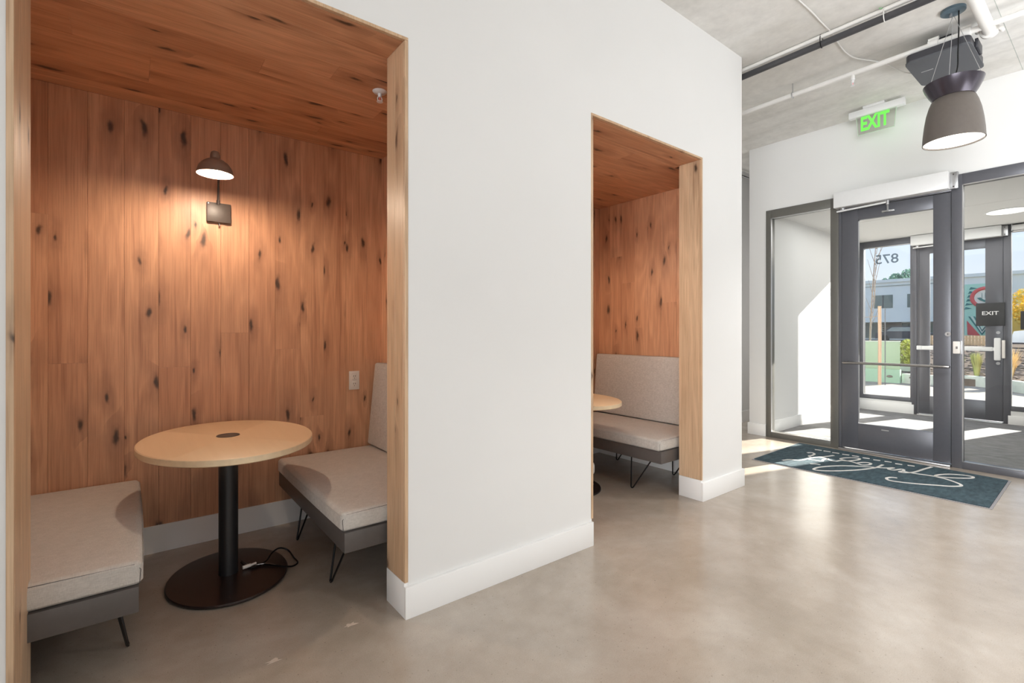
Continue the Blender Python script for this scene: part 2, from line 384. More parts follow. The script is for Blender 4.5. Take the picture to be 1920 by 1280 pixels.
def ribbon(bm, pts, w, z0, z1):
    """flat strip of width w following pts (x, y), from z0 to z1"""
    P = spline([(x, y, 0) for x, y in pts], 7); n = len(P); L = []; R = []
    for i, p in enumerate(P):
        d = (P[min(n-1, i+1)]-P[max(0, i-1)]).normalized(); s = Vector((-d.y, d.x, 0))*w/2
        L.append(p+s); R.append(p-s)
    V = [[bm.verts.new((q.x, q.y, z)) for q in S] for S, z in ((L, z0), (L, z1), (R, z1), (R, z0))]
    for i in range(n-1):
        for k in range(4):
            A, B = V[k], V[(k+1) % 4]
            bm.faces.new((A[i], A[i+1], B[i+1], B[i]))
    for i in (0, n-1): bm.faces.new([V[k][i] for k in range(4)])
def text_mesh(name, body, size, mtx, m, parent=None, extrude=0.001, bold=0.0, sx=1.0):
    cu = bpy.data.curves.new(name, 'FONT'); cu.body = body; cu.size = size; cu.extrude = extrude; cu.offset = bold
    cu.align_x = 'CENTER'; cu.align_y = 'CENTER'; cu.resolution_u = 4
    tmp = bpy.data.objects.new('tmp', cu); C.objects.link(tmp)
    bpy.context.view_layer.update()
    me = bpy.data.meshes.new_from_object(tmp.evaluated_get(bpy.context.evaluated_depsgraph_get()))
    bpy.data.objects.remove(tmp)
    me.transform(mtx @ Matrix.Diagonal((sx, 1, 1, 1))); me.materials.clear()
    return link(name, me, m, parent)
def frame_mtx(x, y, z, o):
    mt = Matrix.Identity(4)
    for k, v in enumerate((x, y, z, o)):
        for r in range(3): mt[r][k] = v[r]
    return mt

# planks: local z runs along the board, -y is the seen face
_pc = {}
def plank_mesh(w, l, t):
    key = (round(w, 4), round(l, 4), t)
    if key not in _pc:
        c = 0.0010; g = 0.0003
        pr = [(-w/2+g, 0), (-w/2+g, -t+c), (-w/2+g+c, -t), (w/2-g-c, -t), (w/2-g, -t+c), (w/2-g, 0)]
        bm = bmesh.new(); A = [bm.verts.new((x, y, g)) for x, y in pr]; B = [bm.verts.new((x, y, l-g)) for x, y in pr]
        bm.faces.new(A); bm.faces.new(B[::-1])
        for k in range(6): bm.faces.new((A[k], B[k], B[(k+1) % 6], A[(k+1) % 6]))
        bmesh.ops.recalc_face_normals(bm, faces=bm.faces)
        me = bpy.data.meshes.new('plank'); bm.to_mesh(me); bm.free(); _pc[key] = me
    return _pc[key]
AX = {'back': ((1, 0, 0), (0, 1, 0), (0, 0, 1)), 'right': ((0, -1, 0), (1, 0, 0), (0, 0, 1)),
      'left': ((0, 1, 0), (-1, 0, 0), (0, 0, 1)), 'ceil': ((0, 1, 0), (0, 0, 1), (1, 0, 0)),
      'front': ((-1, 0, 0), (0, -1, 0), (0, 0, 1))}
def plank(parent, side, o, w, l, m, t=0.014, name='plank'):
    ob = link(name, plank_mesh(w, l, t), None, parent)
    if not ob.data.materials: ob.data.materials.append(m)
    ob.material_slots[0].link = 'OBJECT'; ob.material_slots[0].material = m
    x, y, z = AX[side]; ob.matrix_local = frame_mtx(x, y, z, o)
    return ob

# ------------------------------------------------------------------ room shell
CZ = 3.40          # concrete ceiling
WY = 1.905         # face of the white wall
HZ = 2.462         # heads of the two openings
BK = 3.335         # back of the niches
O1 = (-0.276, 0.925); O2 = (2.065, 3.235); WX = 3.81; EX = 5.83
NI = ((-0.68, 1.42), (1.63, 3.73))
PT = 0.014
floor = structure(box('floor', (-4.2, -5.2, -0.12), (9.3, 3.6, 0), M['floor']))
ceil = structure(box('ceiling', (-4.2, -5.2, CZ), (9.3, 3.6, CZ+0.25), M['ceiling']))
JD = 2.085         # inner side of the pier reveals
wall = structure(boxes('wall_front', [
    ((-4.0, WY, 0), (O1[0], 2.18, CZ)),
    ((O1[0], WY, HZ+0.0142), (O1[1], JD, CZ)),
    ((O1[1], WY, 0), (O2[0], JD, CZ)),
    ((O2[0], WY, HZ+0.0142), (O2[1], JD, CZ)),
    ((O2[1], WY, 0), (WX, JD, CZ))], M['white']))
structure(box('wall_side', (3.745, JD, 0), (WX, 3.24, CZ), M['white']))             # end of the niche block
structure(box('wall_rear', (-4.2, -5.2, 0), (-4.0, 3.6, CZ), M['white']))
structure(box('wall_street', (-4.0, -5.2, 0), (EX+0.15, -5.0, CZ), M['white']))
structure(box('wall_corridor', (3.745, 3.24, 0), (9.3, 3.36, CZ), M['white']))
box('baseboard_corridor', (WX, 3.225, 0), (9.2, 3.24, 0.15), M['trimwhite'])['kind'] = 'structure'

def wood_niche(k):
    x0, x1 = NI[k]; o0, o1 = (O1, O2)[k]
    yb = BK-PT
    back = structure(box('wall_back', (x0-0.05, BK, 0), (x1+0.015, BK+0.06, CZ-0.01), M['dark_back']))
    base = box('baseboard_back', (x0, yb-0.004, 0), (x1, BK, 0.15), M['trimwhite'], back)
    top = structure(box('ceiling', (x0-0.005, JD, HZ+PT), (x1+0.005, BK, HZ+PT+0.05), M['dark_back']))
    lw = structure(box('wall_left', (x0-0.055, JD if k else 2.18, 0), (x0, BK, HZ+PT), M['dark_back']))
    rw = structure(box('wall_right', (x1, JD, 0), (x1+0.012, BK, HZ+PT), M['dark_back']))
    # back wall boards, 148 mm wide
    w = 0.1485; joints = {0: 1.805, 1: 1.06, 4: 1.022, 6: 1.214, 8: 1.111, 9: 0.665}
    s = -0.335-w if k == 0 else x0-0.05
    n0 = math.floor((x0-s)/w)
    i = n0
    while s+i*w < x1-0.005:
        a = max(x0, s+i*w); b = min(x1, s+(i+1)*w)
        if b-a > 0.01:
            j = joints.get(i) if k == 0 else None
            if j is None and (k == 1 or i < 0): j = [None, 0.9, None, 1.6][i % 4]
            zs = [0.15] + ([j] if j else []) + [HZ]
            for za, zb in zip(zs, zs[1:]): plank(back, 'back', ((a+b)/2, BK, za), b-a, zb-za, M['oak'])
        i += 1
    # side wall boards
    for side, wl, X in (('left', lw, x0), ('right', rw, x1)):
        y = BK-PT; i = 0
        while y > JD+0.01:
            a = max(JD if (side == 'right' or k) else 2.18, y-w); b = y
            if b-a > 0.01:
                if k == 1 and side == 'right': j = {1: 1.95, 2: 1.689, 3: None, 4: None, 5: 1.482, 6: None}.get(i)
                else: j = [None, 1.3, None, 0.9, 1.9][i % 5]
                zs = [0.15] + ([j] if j else []) + [HZ]
                for za, zb in zip(zs, zs[1:]): plank(wl, side, (X, (a+b)/2, za), b-a, zb-za, M['oak'])
            y -= w; i += 1
        sgn = 1 if side == 'left' else -1
        box('baseboard', (X, JD+0.0, 0), (X+sgn*(PT+0.002), yb-0.004, 0.15), M['trimwhite'], wl)
    # ceiling boards run with the wall
    y = BK-PT; i = 0; off = 2.31*k
    jl = {2: [0.06], 3: [0.061], 5: [0.473], 6: [0.76], 7: [], 1: [0.9], 4: [-0.2, 1.1]}
    while y > WY+0.017:
        a = max(WY+0.016, y-w); b = y
        xa, xb = (x0, x1) if a > JD-0.001 else (o0, o1)
        if b > JD+0.02 and a < JD-0.001: a = JD
        if a > JD-0.001:
            js = [v+off for v in jl.get(i, [])] if k == 0 else ([2.75] if i % 2 else [])
            xs = [xa] + [v for v in js if xa < v < xb] + [xb]
            for p, q in zip(xs, xs[1:]): plank(top, 'ceil', (p, (a+b)/2, HZ+PT), b-a, q-p, M['oak'])
            y = a
        else:
            plank(top, 'ceil', (o0+0.016, (a+b)/2, HZ+PT), b-a, o1-o0-0.032, M['oak']); y = a
        i += 1
    return back
wood_niche(0); wood_niche(1)

def opening_lining(o0, o1, left_depth, left_base, name):
    """oak lining of an opening: edge strips flush with the white wall, boards on the reveals"""
    root = bpy.data.objects.new(name, None); C.objects.link(root); structure(root)
    e = 0.016; f = WY-0.003
    z0 = 0.15
    for nm, a, b in (('edge_strip', (o1-e, f, z0), (o1, f+0.017, HZ)), ('edge_strip', (o0, f, 0 if not left_base else z0), (o0+e, f+0.017, HZ)),
                     ('edge_strip', (o0, f, HZ), (o1, f+0.017, HZ+0.014))):
        box(nm, a, b, M['oak_light'], root, 0.001, 1)
    ys = [(f+0.017, f+0.017+0.083), (f+0.1, JD)]
    for a, b in ys: plank(root, 'right', (o1, (a+b)/2, z0), b-a, HZ-z0, M['oak_light'], 0.016, 'reveal_board')
    ys = [(f+0.017, 2.01), (2.01, left_depth)] if left_depth > 2.1 else ys
    zb = z0 if left_base else 0
    for a, b in ys: plank(root, 'left', (o0, (a+b)/2, zb), b-a, HZ-zb, M['oak_light'], 0.016, 'reveal_board')
    return root
opening_lining(*O1, 2.18, False, 'trim_1')
opening_lining(*O2, JD, True, 'trim_2')

def baseboard(name, segs):
    structure(boxes(name, segs, M['trimwhite'], bevel=0.0015))
BT = 0.016; BH = 0.135
baseboard('baseboard_front', [((O1[1]-0.018, WY-BT, 0), (O2[0]+0.006, WY, BH)), ((O1[1]-0.018, WY, 0), (O1[1]-0.0002, JD+0.0, 0.15-0.001)),
                        ((O2[0]+0.0002, WY, 0), (O2[0]+0.006, JD, 0.149))])
baseboard('baseboard_pier', [((O2[1]-0.018, WY-BT, 0), (WX+0.016, WY, BH)), ((O2[1]-0.018, WY, 0), (O2[1]-0.0002, JD, 0.149)),
                        ((WX, WY, 0), (WX+0.016, 3.22, BH))])
baseboard('baseboard_left', [((-4.0, WY-BT, 0), (O1[0]-0.002, WY, BH))])

# ------------------------------------------------------------------ entrance wall, vestibule
ET = 0.14
YL, YR = 2.625, 0.34         # glazed opening from left jamb to right jamb
FT = 2.63                    # top of the glazing frames
structure(boxes('wall_entrance', [((EX, YL, 0), (EX+ET, 2.822, CZ)), ((EX, YR, FT), (EX+ET, YL, CZ)), ((EX, -5.0, 0), (EX+ET, YR, CZ))], M['white']))
baseboard('baseboard_entrance', [((EX-BT, YL+0.002, 0), (EX, 2.822+BT, BH)), ((EX+0.001, 2.822, 0), (EX+ET, 2.822+BT, BH)), ((EX-BT, -5.0, 0), (EX, YR-0.002, BH))])
VX = 9.1; VC = 2.632
structure(box('wall_vestibule_left', (EX+ET, 2.66, 0), (VX+0.15, 2.80, VC+0.3), M['white']))
structure(box('wall_vestibule_right', (EX+ET, 0.18, 0), (VX+0.15, YR-0.04, VC+0.3), M['white']))
structure(box('ceiling_vestibule', (EX+ET, 0.18, VC), (7.385, 2.80, VC+0.12), M['white']))
structure(box('ceiling_vestibule', (7.395, 0.18, VC), (VX+0.15, 2.80, VC+0.12), M['white']))
structure(box('ceiling_vestibule', (7.38, 0.18, VC+0.006), (7.40, 2.80, VC+0.13), M['white']))
baseboard('baseboard_vestibule', [((EX+ET, 2.645, 0), (VX, 2.66, 0.15))])
box('floor_walkoff', (EX+ET, YR-0.03, 0.0), (VX-0.02, 2.644, 0.006), M['walkoff'])['kind'] = 'structure'

def storefront(X, yl, ym1, ym2, yr, ft, sill_l, sill_r, mm, door_m, outer):
    """left sidelight, door, right sidelight in the plane x = X. y falls to the right."""
    d = 0.10; x0, x1 = X-0.012, X-0.012+d
    # left window
    w = structure(bpy.data.objects.new('window_1' if not outer else 'window_3', None)); C.objects.link(w)
    f = 0.055; fh = 0.095
    gl = dict(a=yl-f-0.015, b=ym1+0.075)
    box('jamb', (x0, yl-f, sill_l), (x1, yl, ft), mm, w, 0.002)
    box('mullion', (x0, ym1, sill_l if not outer else 0), (x1, ym1+0.075, ft), mm, w, 0.002)
    box('head_rail', (x0, ym1+0.075, ft-fh), (x1, yl-f, ft), mm, w, 0.002)
    box('sill_rail', (x0, ym1+0.075, sill_l), (x1, yl-f, sill_l+0.06), mm, w, 0.002)
    box('glass', (X+0.03, ym1+0.07, sill_l+0.05), (X+0.036, yl-f+0.005, ft-fh+0.005), M['glass'], w)
    bd = 0.007
    for nm, a, b in (('glazing_bead', (x0-0.001, yl-f-bd, sill_l+0.06), (x0+0.02, yl-f, ft-fh)), ('glazing_bead', (x0-0.001, ym1+0.075, ft-fh-bd), (x0+0.02, yl-f, ft-fh)),
                     ('glazing_bead', (x0-0.001, ym1+0.075, sill_l+0.06), (x0+0.02, yl-f, sill_l+0.06+bd))):
        box(nm, a, b, M['alu'], w)
    # right window
    w2 = structure(bpy.data.objects.new('window_2' if not outer else 'window_4', None)); C.objects.link(w2)
    box('mullion', (x0, ym2-0.072, sill_r if not outer else 0), (x1, ym2, ft), M['storefront'], w2, 0.002)
    box('head_rail', (x0, yr+0.05, ft-fh), (x1, ym2-0.072, ft), M['storefront'], w2, 0.002)
    box('sill_rail', (x0, yr+0.05, sill_r), (x1, ym2-0.072, sill_r+0.06), M['storefront'], w2, 0.002)
    box('jamb', (x0, yr, sill_r), (x1, yr+0.05, ft), M['storefront'], w2, 0.002)
    box('glass', (X+0.03, yr+0.045, sill_r+0.05), (X+0.036, ym2-0.067, ft-fh+0.005), M['glass'], w2)
    for nm, a, b in (('glazing_bead', (x0-0.001, ym2-0.072-bd, sill_r+0.06), (x0+0.02, ym2-0.072, ft-fh)), ('glazing_bead', (x0-0.001, yr+0.05, ft-fh-bd), (x0+0.02, ym2-0.072, ft-fh)),
                     ('glazing_bead', (x0-0.001, yr+0.05, sill_r+0.06), (x0+0.02, ym2-0.072, sill_r+0.06+bd))):
        box(nm, a, b, M['alu'], w2)
    # header over the door (behind the operator) and door leaf
    dr = structure(bpy.data.objects.new('door_1' if not outer else 'door_2', None)); C.objects.link(dr)
    lt = 2.485; L0, L1 = ym1-0.006, ym2+0.004    # leaf from L0 (left) down to L1 (right)
    box('door_header', (x0, ym2, lt+0.006), (x1, ym1, ft), door_m, dr, 0.002)
    box('hinge_stop', (x0+0.01, L0-0.018, 0.02), (x1, ym1-0.001, lt+0.006), M['storefront'], dr)
    dx0, dx1 = X+0.0, X+0.045
    gy0, gy1 = L0-0.165, L1+0.125
    if outer: gy0, gy1 = ym1-0.145-0.0, ym2+0.175
    gz0, gz1 = 0.288, 2.36
    y0 = L0-0.019
    box('stile', (dx0, gy0, 0.025), (dx1, y0, lt), door_m, dr, 0.002)
    box('stile', (dx0, L1, 0.025), (dx1, gy1, lt), door_m, dr, 0.002)
    box('top_rail', (dx0, gy1, gz1), (dx1, gy0, lt), door_m, dr, 0.002)
    box('bottom_rail', (dx0, gy1, 0.025), (dx1, gy0, gz0), door_m, dr, 0.002)
    box('glass', (X+0.018, gy1-0.01, gz0-0.01), (X+0.026, gy0+0.01, gz1+0.01), M['glass'], dr)
    box('threshold', (x0-0.03, L1, 0.0), (x1, L0, 0.018), M['alu'], dr, 0.004)
    return dr, gy0, gy1
d1, a1, b1 = storefront(EX, YL, 1.886, 0.998, YR, FT, 0.0, 0.0, M['storefront_brown'], M['storefront'], False)
d2, a2, b2 = storefront(VX, 2.66, 1.943, 1.04, 0.60, FT, 0.18, 0.18, M['storefront'], M['storefront'], True)
box('door_badge', (EX-0.002, 1.46, 0.245), (EX+0.0, 1.52, 0.255), M['alu'], d1)
# curbs below the outer sidelights
structure(boxes('wall_outer', [((VX-0.02, 2.0, 0), (VX+0.13, 2.66, 0.178)), ((VX-0.02, 0.3, 0), (VX+0.13, 0.97, 0.178)),
                               ((VX, -6.0, 0), (VX+0.15, 0.60, 4.2)), ((VX, 0.6, FT), (VX+0.15, 2.66, 4.2)), ((VX, 2.66, 0), (VX+0.15, 9.0, 4.2))], M['white']))
baseboard('baseboard_outer', [((VX-0.036, 1.972, 0), (VX-0.0205, 2.644, 0.145)), ((VX-0.020, 1.972, 0), (VX-0.01, 1.998, 0.145)), ((VX-0.036, 0.33, 0), (VX-0.02, 0.995, 0.12))])
# inner door hardware
bar = rod('push_bar', spline([(EX-0.005, 1.815, 0.905), (EX-0.055, 1.812, 0.905), (EX-0.07, 1.79, 0.905), (EX-0.07, 1.40, 0.905), (EX-0.07, 1.045, 0.905), (EX-0.055, 1.02, 0.905), (EX-0.005, 1.018, 0.905)], 5), 0.0125, M['steel'], d1, 12)
bm = bmesh.new(); tube(bm, [(EX-0.004, 1.021, 1.20), (EX-0.012, 1.021, 1.20), (EX-0.018, 1.021, 1.20)], 0.021, 20)
lk = obj('lock_cylinder', bm, M['alu'], d1, True)
box('keyway', (EX-0.0185, 1.018, 1.192), (EX-0.0182, 1.024, 1.208), M['slot'], lk)
# latch case on the mullion
w2o = bpy.data.objects['window_2']
lc = box('electric_strike', (EX-0.030, 0.935, 1.025), (EX-0.0125, 0.985, 1.135), M['plastic_white'], w2o, 0.004)
box('strike_button', (EX-0.031, 0.952, 1.068), (EX-0.0302, 0.966, 1.09), M['steel'], lc)
box('strike_edge', (EX-0.034, 0.927, 1.02), (EX-0.013, 0.9345, 1.14), M['alu'], w2o, 0.002)

def operator(X, ya, yb, label, z0, z1):
    """automatic opener housing over a door with its arm"""
    t = thing('door_opener', label, 'door opener', (X, (ya+yb)/2, z0))
    def L(p): return (p[0]-X, p[1]-(ya+yb)/2, p[2]-z0)
    box('housing', L((X-0.115, yb+0.05, z0)), L((X-0.013, ya, z1)), M['whitemetal'], t, 0.004)
    box('end_bracket', L((X-0.05, yb-0.005, z0+0.002)), L((X-0.013, yb+0.05, z1-0.004)), M['alu'], t, 0.002)
    for z in (z0+0.02, z1-0.025):
        rod('screw', [L((X-0.051, yb+0.025, z)), L((X-0.054, yb+0.025, z))], 0.006, M['slot'], t, 10)
    a0 = (X-0.065, ya-0.07, z0-0.012)
    rod('spindle', [L((a0[0], a0[1], z0+0.005)), L((a0[0], a0[1], z0-0.03))], 0.022, M['alu'], t, 16)
    rod('track_edge', [L((X-0.105, ya-0.06, z0-0.002)), L((X-0.105, yb+0.1, z0-0.002))], 0.005, M['alu'], t, 8)
    arm = rod('arm', [L((a0[0]-0.01, ya-0.02, z0-0.035)), L((X-0.12, ya-0.46, z0-0.03))], 0.009, M['whitemetal'], t, 8)
    p = (X-0.12, ya-0.46, z0-0.03)
    rod('elbow', [L((p[0], p[1], z0-0.015)), L((p[0], p[1], z0-0.055))], 0.014, M['alu'], t, 12)
    rod('forearm', [L((p[0], p[1], z0-0.05)), L((X-0.03, p[1]+0.02, z0-0.10))], 0.008, M['alu'], t, 8)
    box('arm_shoe', L((X-0.03, p[1]-0.03, z0-0.105)), L((X-0.001, p[1]+0.07, z0-0.088)), M['alu'], t, 0.002)
    return t
operator(EX, 1.90, 0.952, 'white box-shaped automatic door opener above the nearer glass door', 2.50, 2.655)
operator(VX, 1.993, 0.998, 'white automatic door opener over the far outer door, seen through glass', 2.485, 2.625)
# outer door hardware: panic bar
pb = VX-0.02
t = thing('panic_bar', 'silver crash bar across the far outer door, seen through the glass', 'door bar', (VX, 1.5, 0.99))
box('rail', (-0.055, -0.36, -0.028), (-0.02, 0.42, 0.028), M['whitemetal'], t, 0.004)
box('end_case', (-0.06, -0.44, -0.15), (-0.012, -0.375, 0.15), M['whitemetal'], t, 0.012, 3)
box('end_case', (-0.06, 0.38, -0.03), (-0.0, 0.435, 0.03), M['whitemetal'], t, 0.006, 3)
box('latch_case', (-0.05, -0.48, -0.12), (-0.0, -0.448, 0.12), M['plastic_white'], t, 0.006, 3)
box('rail_link', (-0.05, -0.375, -0.022), (-0.02, -0.36, 0.022), M['whitemetal'], t)
for z in (1.21, 0.80):
    rod('lock_cylinder', [(VX-0.004, 1.09, z), (VX-0.018, 1.09, z)], 0.02, M['alu'], d2, 16)
# digits on the outer left window, read from the street
mt = frame_mtx((0, 1, 0), (0, 0, 1), (1, 0, 0), (VX+0.0285, 2.315, 2.335))
text_mesh('street_number', '875', 0.20, mt, M['frost'], bpy.data.objects['window_3'], 0.0006, 0.002, 1.02)
# exit plate on the outer door and a second plate on the window beside it
t = thing('exit_plate', 'black square plate lettered EXIT on the far outer door', 'sign', (VX-0.012, 1.165, 1.46))
box('plate', (-0.012, -0.14, -0.16), (-0.0, 0.14, 0.15), M['sign_black'], t, 0.003)
text_mesh('lettering', 'EXIT', 0.07, frame_mtx((0, -1, 0), (0, 0, 1), (-1, 0, 0), (-0.0135, 0, 0.01)), M['whitemetal'], t, 0.001, 0.001, 1.15)
t = box('window_plate', (VX+0.005, 0.66, 1.25), (VX+0.028, 0.885, 1.49), M['sign_black'], None, 0.003)
tag(t, 'plain black plate on the far right outer window, cut by the frame edge', 'sign')
# roller blind on the outer right window
t = thing('roller_blind', 'rolled-up white blind at the head of the far right window', 'blind', (VX-0.06, 0.79, 2.58))
rod('roll', [(0, -0.17, 0), (0, 0.16, 0)], 0.035, M['whitemetal'], t, 20)
box('bracket', (-0.03, 0.16, -0.04), (0.03, 0.168, 0.045), M['alu'], t)
rod('bottom_bar', [(0.02, -0.16, -0.045), (0.02, 0.155, -0.045)], 0.009, M['whitemetal'], t, 10)
# round light in the vestibule ceiling
t = thing('recessed_light', 'round flush ceiling light inside the vestibule', 'ceiling light', (8.03, 0.88, VC))
lathe('rim', [(0.20, 0.0), (0.20, -0.008), (0.185, -0.010), (0.183, -0.002)], (0, 0, 0), M['whitemetal'], t)
lathe('diffuser', [(0, -0.006), (0.183, -0.006), (0.183, -0.002), (0, -0.002)], (0, 0, 0), M['disc_glow'], t)

# ------------------------------------------------------------------ entrance mat
t = thing('entrance_mat', 'teal entrance mat with white script lettering before the glass door', 'mat')
mp = [(4.640, 0.585), (5.640, 0.600), (5.745, 2.245), (4.655, 2.232)]
def inset(P, d):
    cx_ = sum(p[0] for p in P)/4; cy_ = sum(p[1] for p in P)/4
    return [(x+math.copysign(d, cx_-x), y+math.copysign(d, cy_-y)) for x, y in P]
prism('rubber_rim', mp, 'z', 0.0005, 0.004, M['mat_rim'], t)
prism('pile', inset(mp, 0.016), 'z', 0.004, 0.010, M['mat_pile'], t)
YW2 = YAW
def floor_pt(zx, zy):                       # points of the written line, taken on the mat
    px = 1400+zx*0.23958; py = 800+zy*0.23944
    u = (px-960)/907.5; v = (622-py)/907.5
    d = Vector((math.cos(YAW)+u*math.sin(YAW), math.sin(YAW)-u*math.cos(YAW), v))
    k = (0.011-EYE)/d.z; return (d.x*k, d.y*k)
strokes = [
 [(1178, 400), (1130, 395), (1095, 402), (1115, 418), (1200, 432), (1350, 447), (1500, 458), (1600, 465), (1672, 463), (1675, 452), (1630, 432), (1555, 407), (1480, 388), (1500, 376), (1580, 370), (1680, 376), (1760, 388), (1772, 397), (1740, 402), (1640, 400), (1540, 394), (1480, 388), (1400, 376), (1300, 362), (1230, 348)],
 [(1448, 314), (1390, 330), (1310, 354), (1240, 358), (1195, 352), (1230, 342), (1215, 331), (1150, 338), (1110, 330), (1150, 320), (1100, 322), (1040, 319)],
 [(1066, 296), (1010, 318), (900, 334), (760, 343), (620, 344), (540, 338), (527, 328), (580, 314), (700, 305), (830, 306), (950, 313), (1050, 320)],
 [(870, 280), (930, 278), (972, 286), (955, 297), (905, 298), (870, 288), (830, 275), (770, 262), (735, 250), (780, 242), (850, 243), (885, 250), (860, 260), (790, 266), (740, 262), (700, 268), (655, 262), (615, 246), (570, 240)],
 [(280, 262), (340, 256), (420, 262), (500, 244), (600, 234), (682, 224)],
 [(475, 203), (510, 202), (530, 212), (510, 224), (488, 228), (500, 236)],
 [(470, 252), (540, 262), (590, 268), (600, 256), (640, 250)],
 [(500, 290), (540, 290), (575, 296)]]
bm = bmesh.new()
for s in strokes: ribbon(bm, [floor_pt(*p) for p in s], 0.020, 0.0095, 0.0125)
bmesh.ops.recalc_face_normals(bm, faces=bm.faces); obj('lettering', bm, M['mat_ink'], t)
for x, y in [(560, 181), (628, 191), (697, 204), (775, 217), (852, 229), (935, 245), (1018, 260), (1107, 273), (1190, 291), (1287, 304)]:
    bm = bmesh.new(); ribbon(bm, [floor_pt(x-27, y-3), floor_pt(x, y), floor_pt(x+27, y+4)], 0.026, 0.0095, 0.0125)
    bmesh.ops.recalc_face_normals(bm, faces=bm.faces); obj('address_mark', bm, M['mat_ink'], t)

# ------------------------------------------------------------------ benches
def cushion(name, a, b, parent, puff=0.010, r=0.028, m=None):
    bm = bmesh.new(); bx(bm, a, b)
    bmesh.ops.subdivide_edges(bm, edges=bm.edges[:], cuts=5, use_grid_fill=True)
    c = [(p+q)/2 for p, q in zip(a, b)]; h = [(q-p)/2 for p, q in zip(a, b)]
    bmesh.ops.bevel(bm, geom=[e for e in bm.edges if e.calc_face_angle(0) > 1.0], offset=r, segments=5, affect='EDGES', profile=0.5)
    for v in bm.verts:
        n = [(v.co[k]-c[k])/h[k] for k in range(3)]
        for k in range(3):
            i, j = (k+1) % 3, (k+2) % 3
            e = max(0, 1-n[i]**2)*max(0, 1-n[j]**2)
            v.co[k] += puff*e*n[k]
    return obj(name, bm, m or M['fabric'], parent, True)
def bench(xf, sgn, xw, label, group):
    """xf: front edge; sgn = +1 when the seat runs towards +x"""
    y0, y1 = 2.112, 3.318
    t = thing('banquette', label, 'bench', (xf, y0, 0), 0, group)
    D = abs(xw-xf)-PT-0.002; s = sgn; dy = y1-y0
    def bb(nm, a, b, m, bevel=0.0):
        return box(nm, (s*a[0], a[1], a[2]), (s*b[0], b[1], b[2]), m, t, bevel)
    bb('seat_frame', (0, 0, 0.252), (D-0.02, dy-0.001, 0.340), M['bench_frame'], 0.002)
    x = sorted((s*-0.012, s*(D-0.03)))
    seat = cushion('seat_cushion', (x[0], 0.004, 0.341), (x[1], dy-0.016, 0.428), t, 0.008, 0.024)
    q = [(-0.004+0.002, 0.352), (-0.008+0.002, 0.40), (0.012, 0.421), (0.3, 0.426), (D-0.06, 0.421)]
    rod('seam', [(s*a, 0.0085, b-0.004) for a, b in q], 0.0013, M['bench_frame'], seat, 5)
    # sloped back cushion
    bm = bmesh.new(); bx(bm, (-0.055, 0.004, 0), (0.0, dy-0.016, 0.565))
    bmesh.ops.subdivide_edges(bm, edges=bm.edges[:], cuts=4, use_grid_fill=True)
    bmesh.ops.bevel(bm, geom=[e for e in bm.edges if e.calc_face_angle(0) > 1.0], offset=0.016, segments=4, affect='EDGES', profile=0.5)
    for v in bm.verts:
        z = v.co.z/0.565; v.co.x += 0.055*z - 0.062*(0)   # leans towards the wall
        v.co = Vector((s*(D-0.058+v.co.x), v.co.y, 0.437+v.co.z))
    if s < 0: bmesh.ops.reverse_faces(bm, faces=bm.faces)
    obj('back_cushion', bm, M['fabric'], t, True)
    # hairpin legs (each a bent rod)
    for fy, up in ((0.288, 1), (0.898, 1)):
        for inner in (0, 1):
            fx = 0.031 if not inner else D-0.09
            A = (s*(fx+0.048), fy+0.04, 0.252); B = (s*(fx+0.036), fy-0.16, 0.252); F = (s*fx, fy, 0.0055)
            F1 = (s*(fx+0.003), fy+0.010, 0.012); F2 = (s*(fx+0.003), fy-0.012, 0.012)
            lg = rod('hairpin_leg', [A, F1, (F[0], F[1]+0.003, F[2]), (F[0], F[1]-0.005, F[2]), F2, B], 0.0052, M['rod'], t, 8)
            x = sorted((A[0]-s*0.02, A[0]+s*0.045))
            box('foot_plate', (x[0], B[1]-0.015, 0.248), (x[1], A[1]+0.015, 0.2518), M['rod'], lg)
    return t
bench(0.725, 1, NI[0][1], 'grey cushioned bench right of the nearer table, lit by the wall lamp', 'benches in the wood niches')
bench(0.015, -1, NI[0][0], 'grey cushioned bench at the left edge, left of the nearer table', 'benches in the wood niches')
bench(3.035, 1, NI[1][1], 'grey bench with tall back cushion in the far wood niche', 'benches in the wood niches')

# ------------------------------------------------------------------ tables
def ellipse_slab(name, a, b, z0, z1, m, parent, bev=0.003, edge=None):
    o = lathe(name, [(0, z0), (1-bev*3, z0), (1, z0+bev), (1, z1-bev), (1-bev*3, z1), (0, z1)], (0, 0, 0), m, parent, 96, a, b)
    return o
def table(x, y, label):
    t = thing('pedestal_table', label, 'table', (x, y, 0), 0, 'oval tables in the niches')
    top = ellipse_slab('tabletop', 0.372, 0.49, 0.668, 0.700, M['maple'], t)
    lathe('edge_band', [(1.0, 0.671), (1.003, 0.672), (1.003, 0.696), (1.0, 0.697)], (0, 0, 0), M['maple_edge'], top, 96, 0.372, 0.49)
    gr = lathe('cable_grommet', [(0, 0.7005), (0.044, 0.7005), (0.046, 0.7025), (0.051, 0.7025), (0.052, 0.700)], (0.0, 0.03, 0), M['sconce_plate'], top, 40)
    lathe('column', [(0, 0.016), (0.044, 0.016), (0.043, 0.03), (0.043, 0.655), (0.06, 0.656), (0.06, 0.667), (0, 0.667)], (0, 0.02, 0), M['black_metal'], t, 40)
    ellipse_slab('base_plate', 0.262, 0.31, 0.004, 0.017, M['disc'], t, 0.004)
    for k in range(6):
        an = k*PI/3+0.35
        lathe('glide', [(0, 0), (0.012, 0), (0.012, 0.005), (0, 0.005)], (0.225*math.cos(an), 0.27*math.sin(an), 0), M['plastic_white'], t, 12)
    return t
TA = table(0.375, 2.765, 'pale oval table on black column in the nearer wood niche')
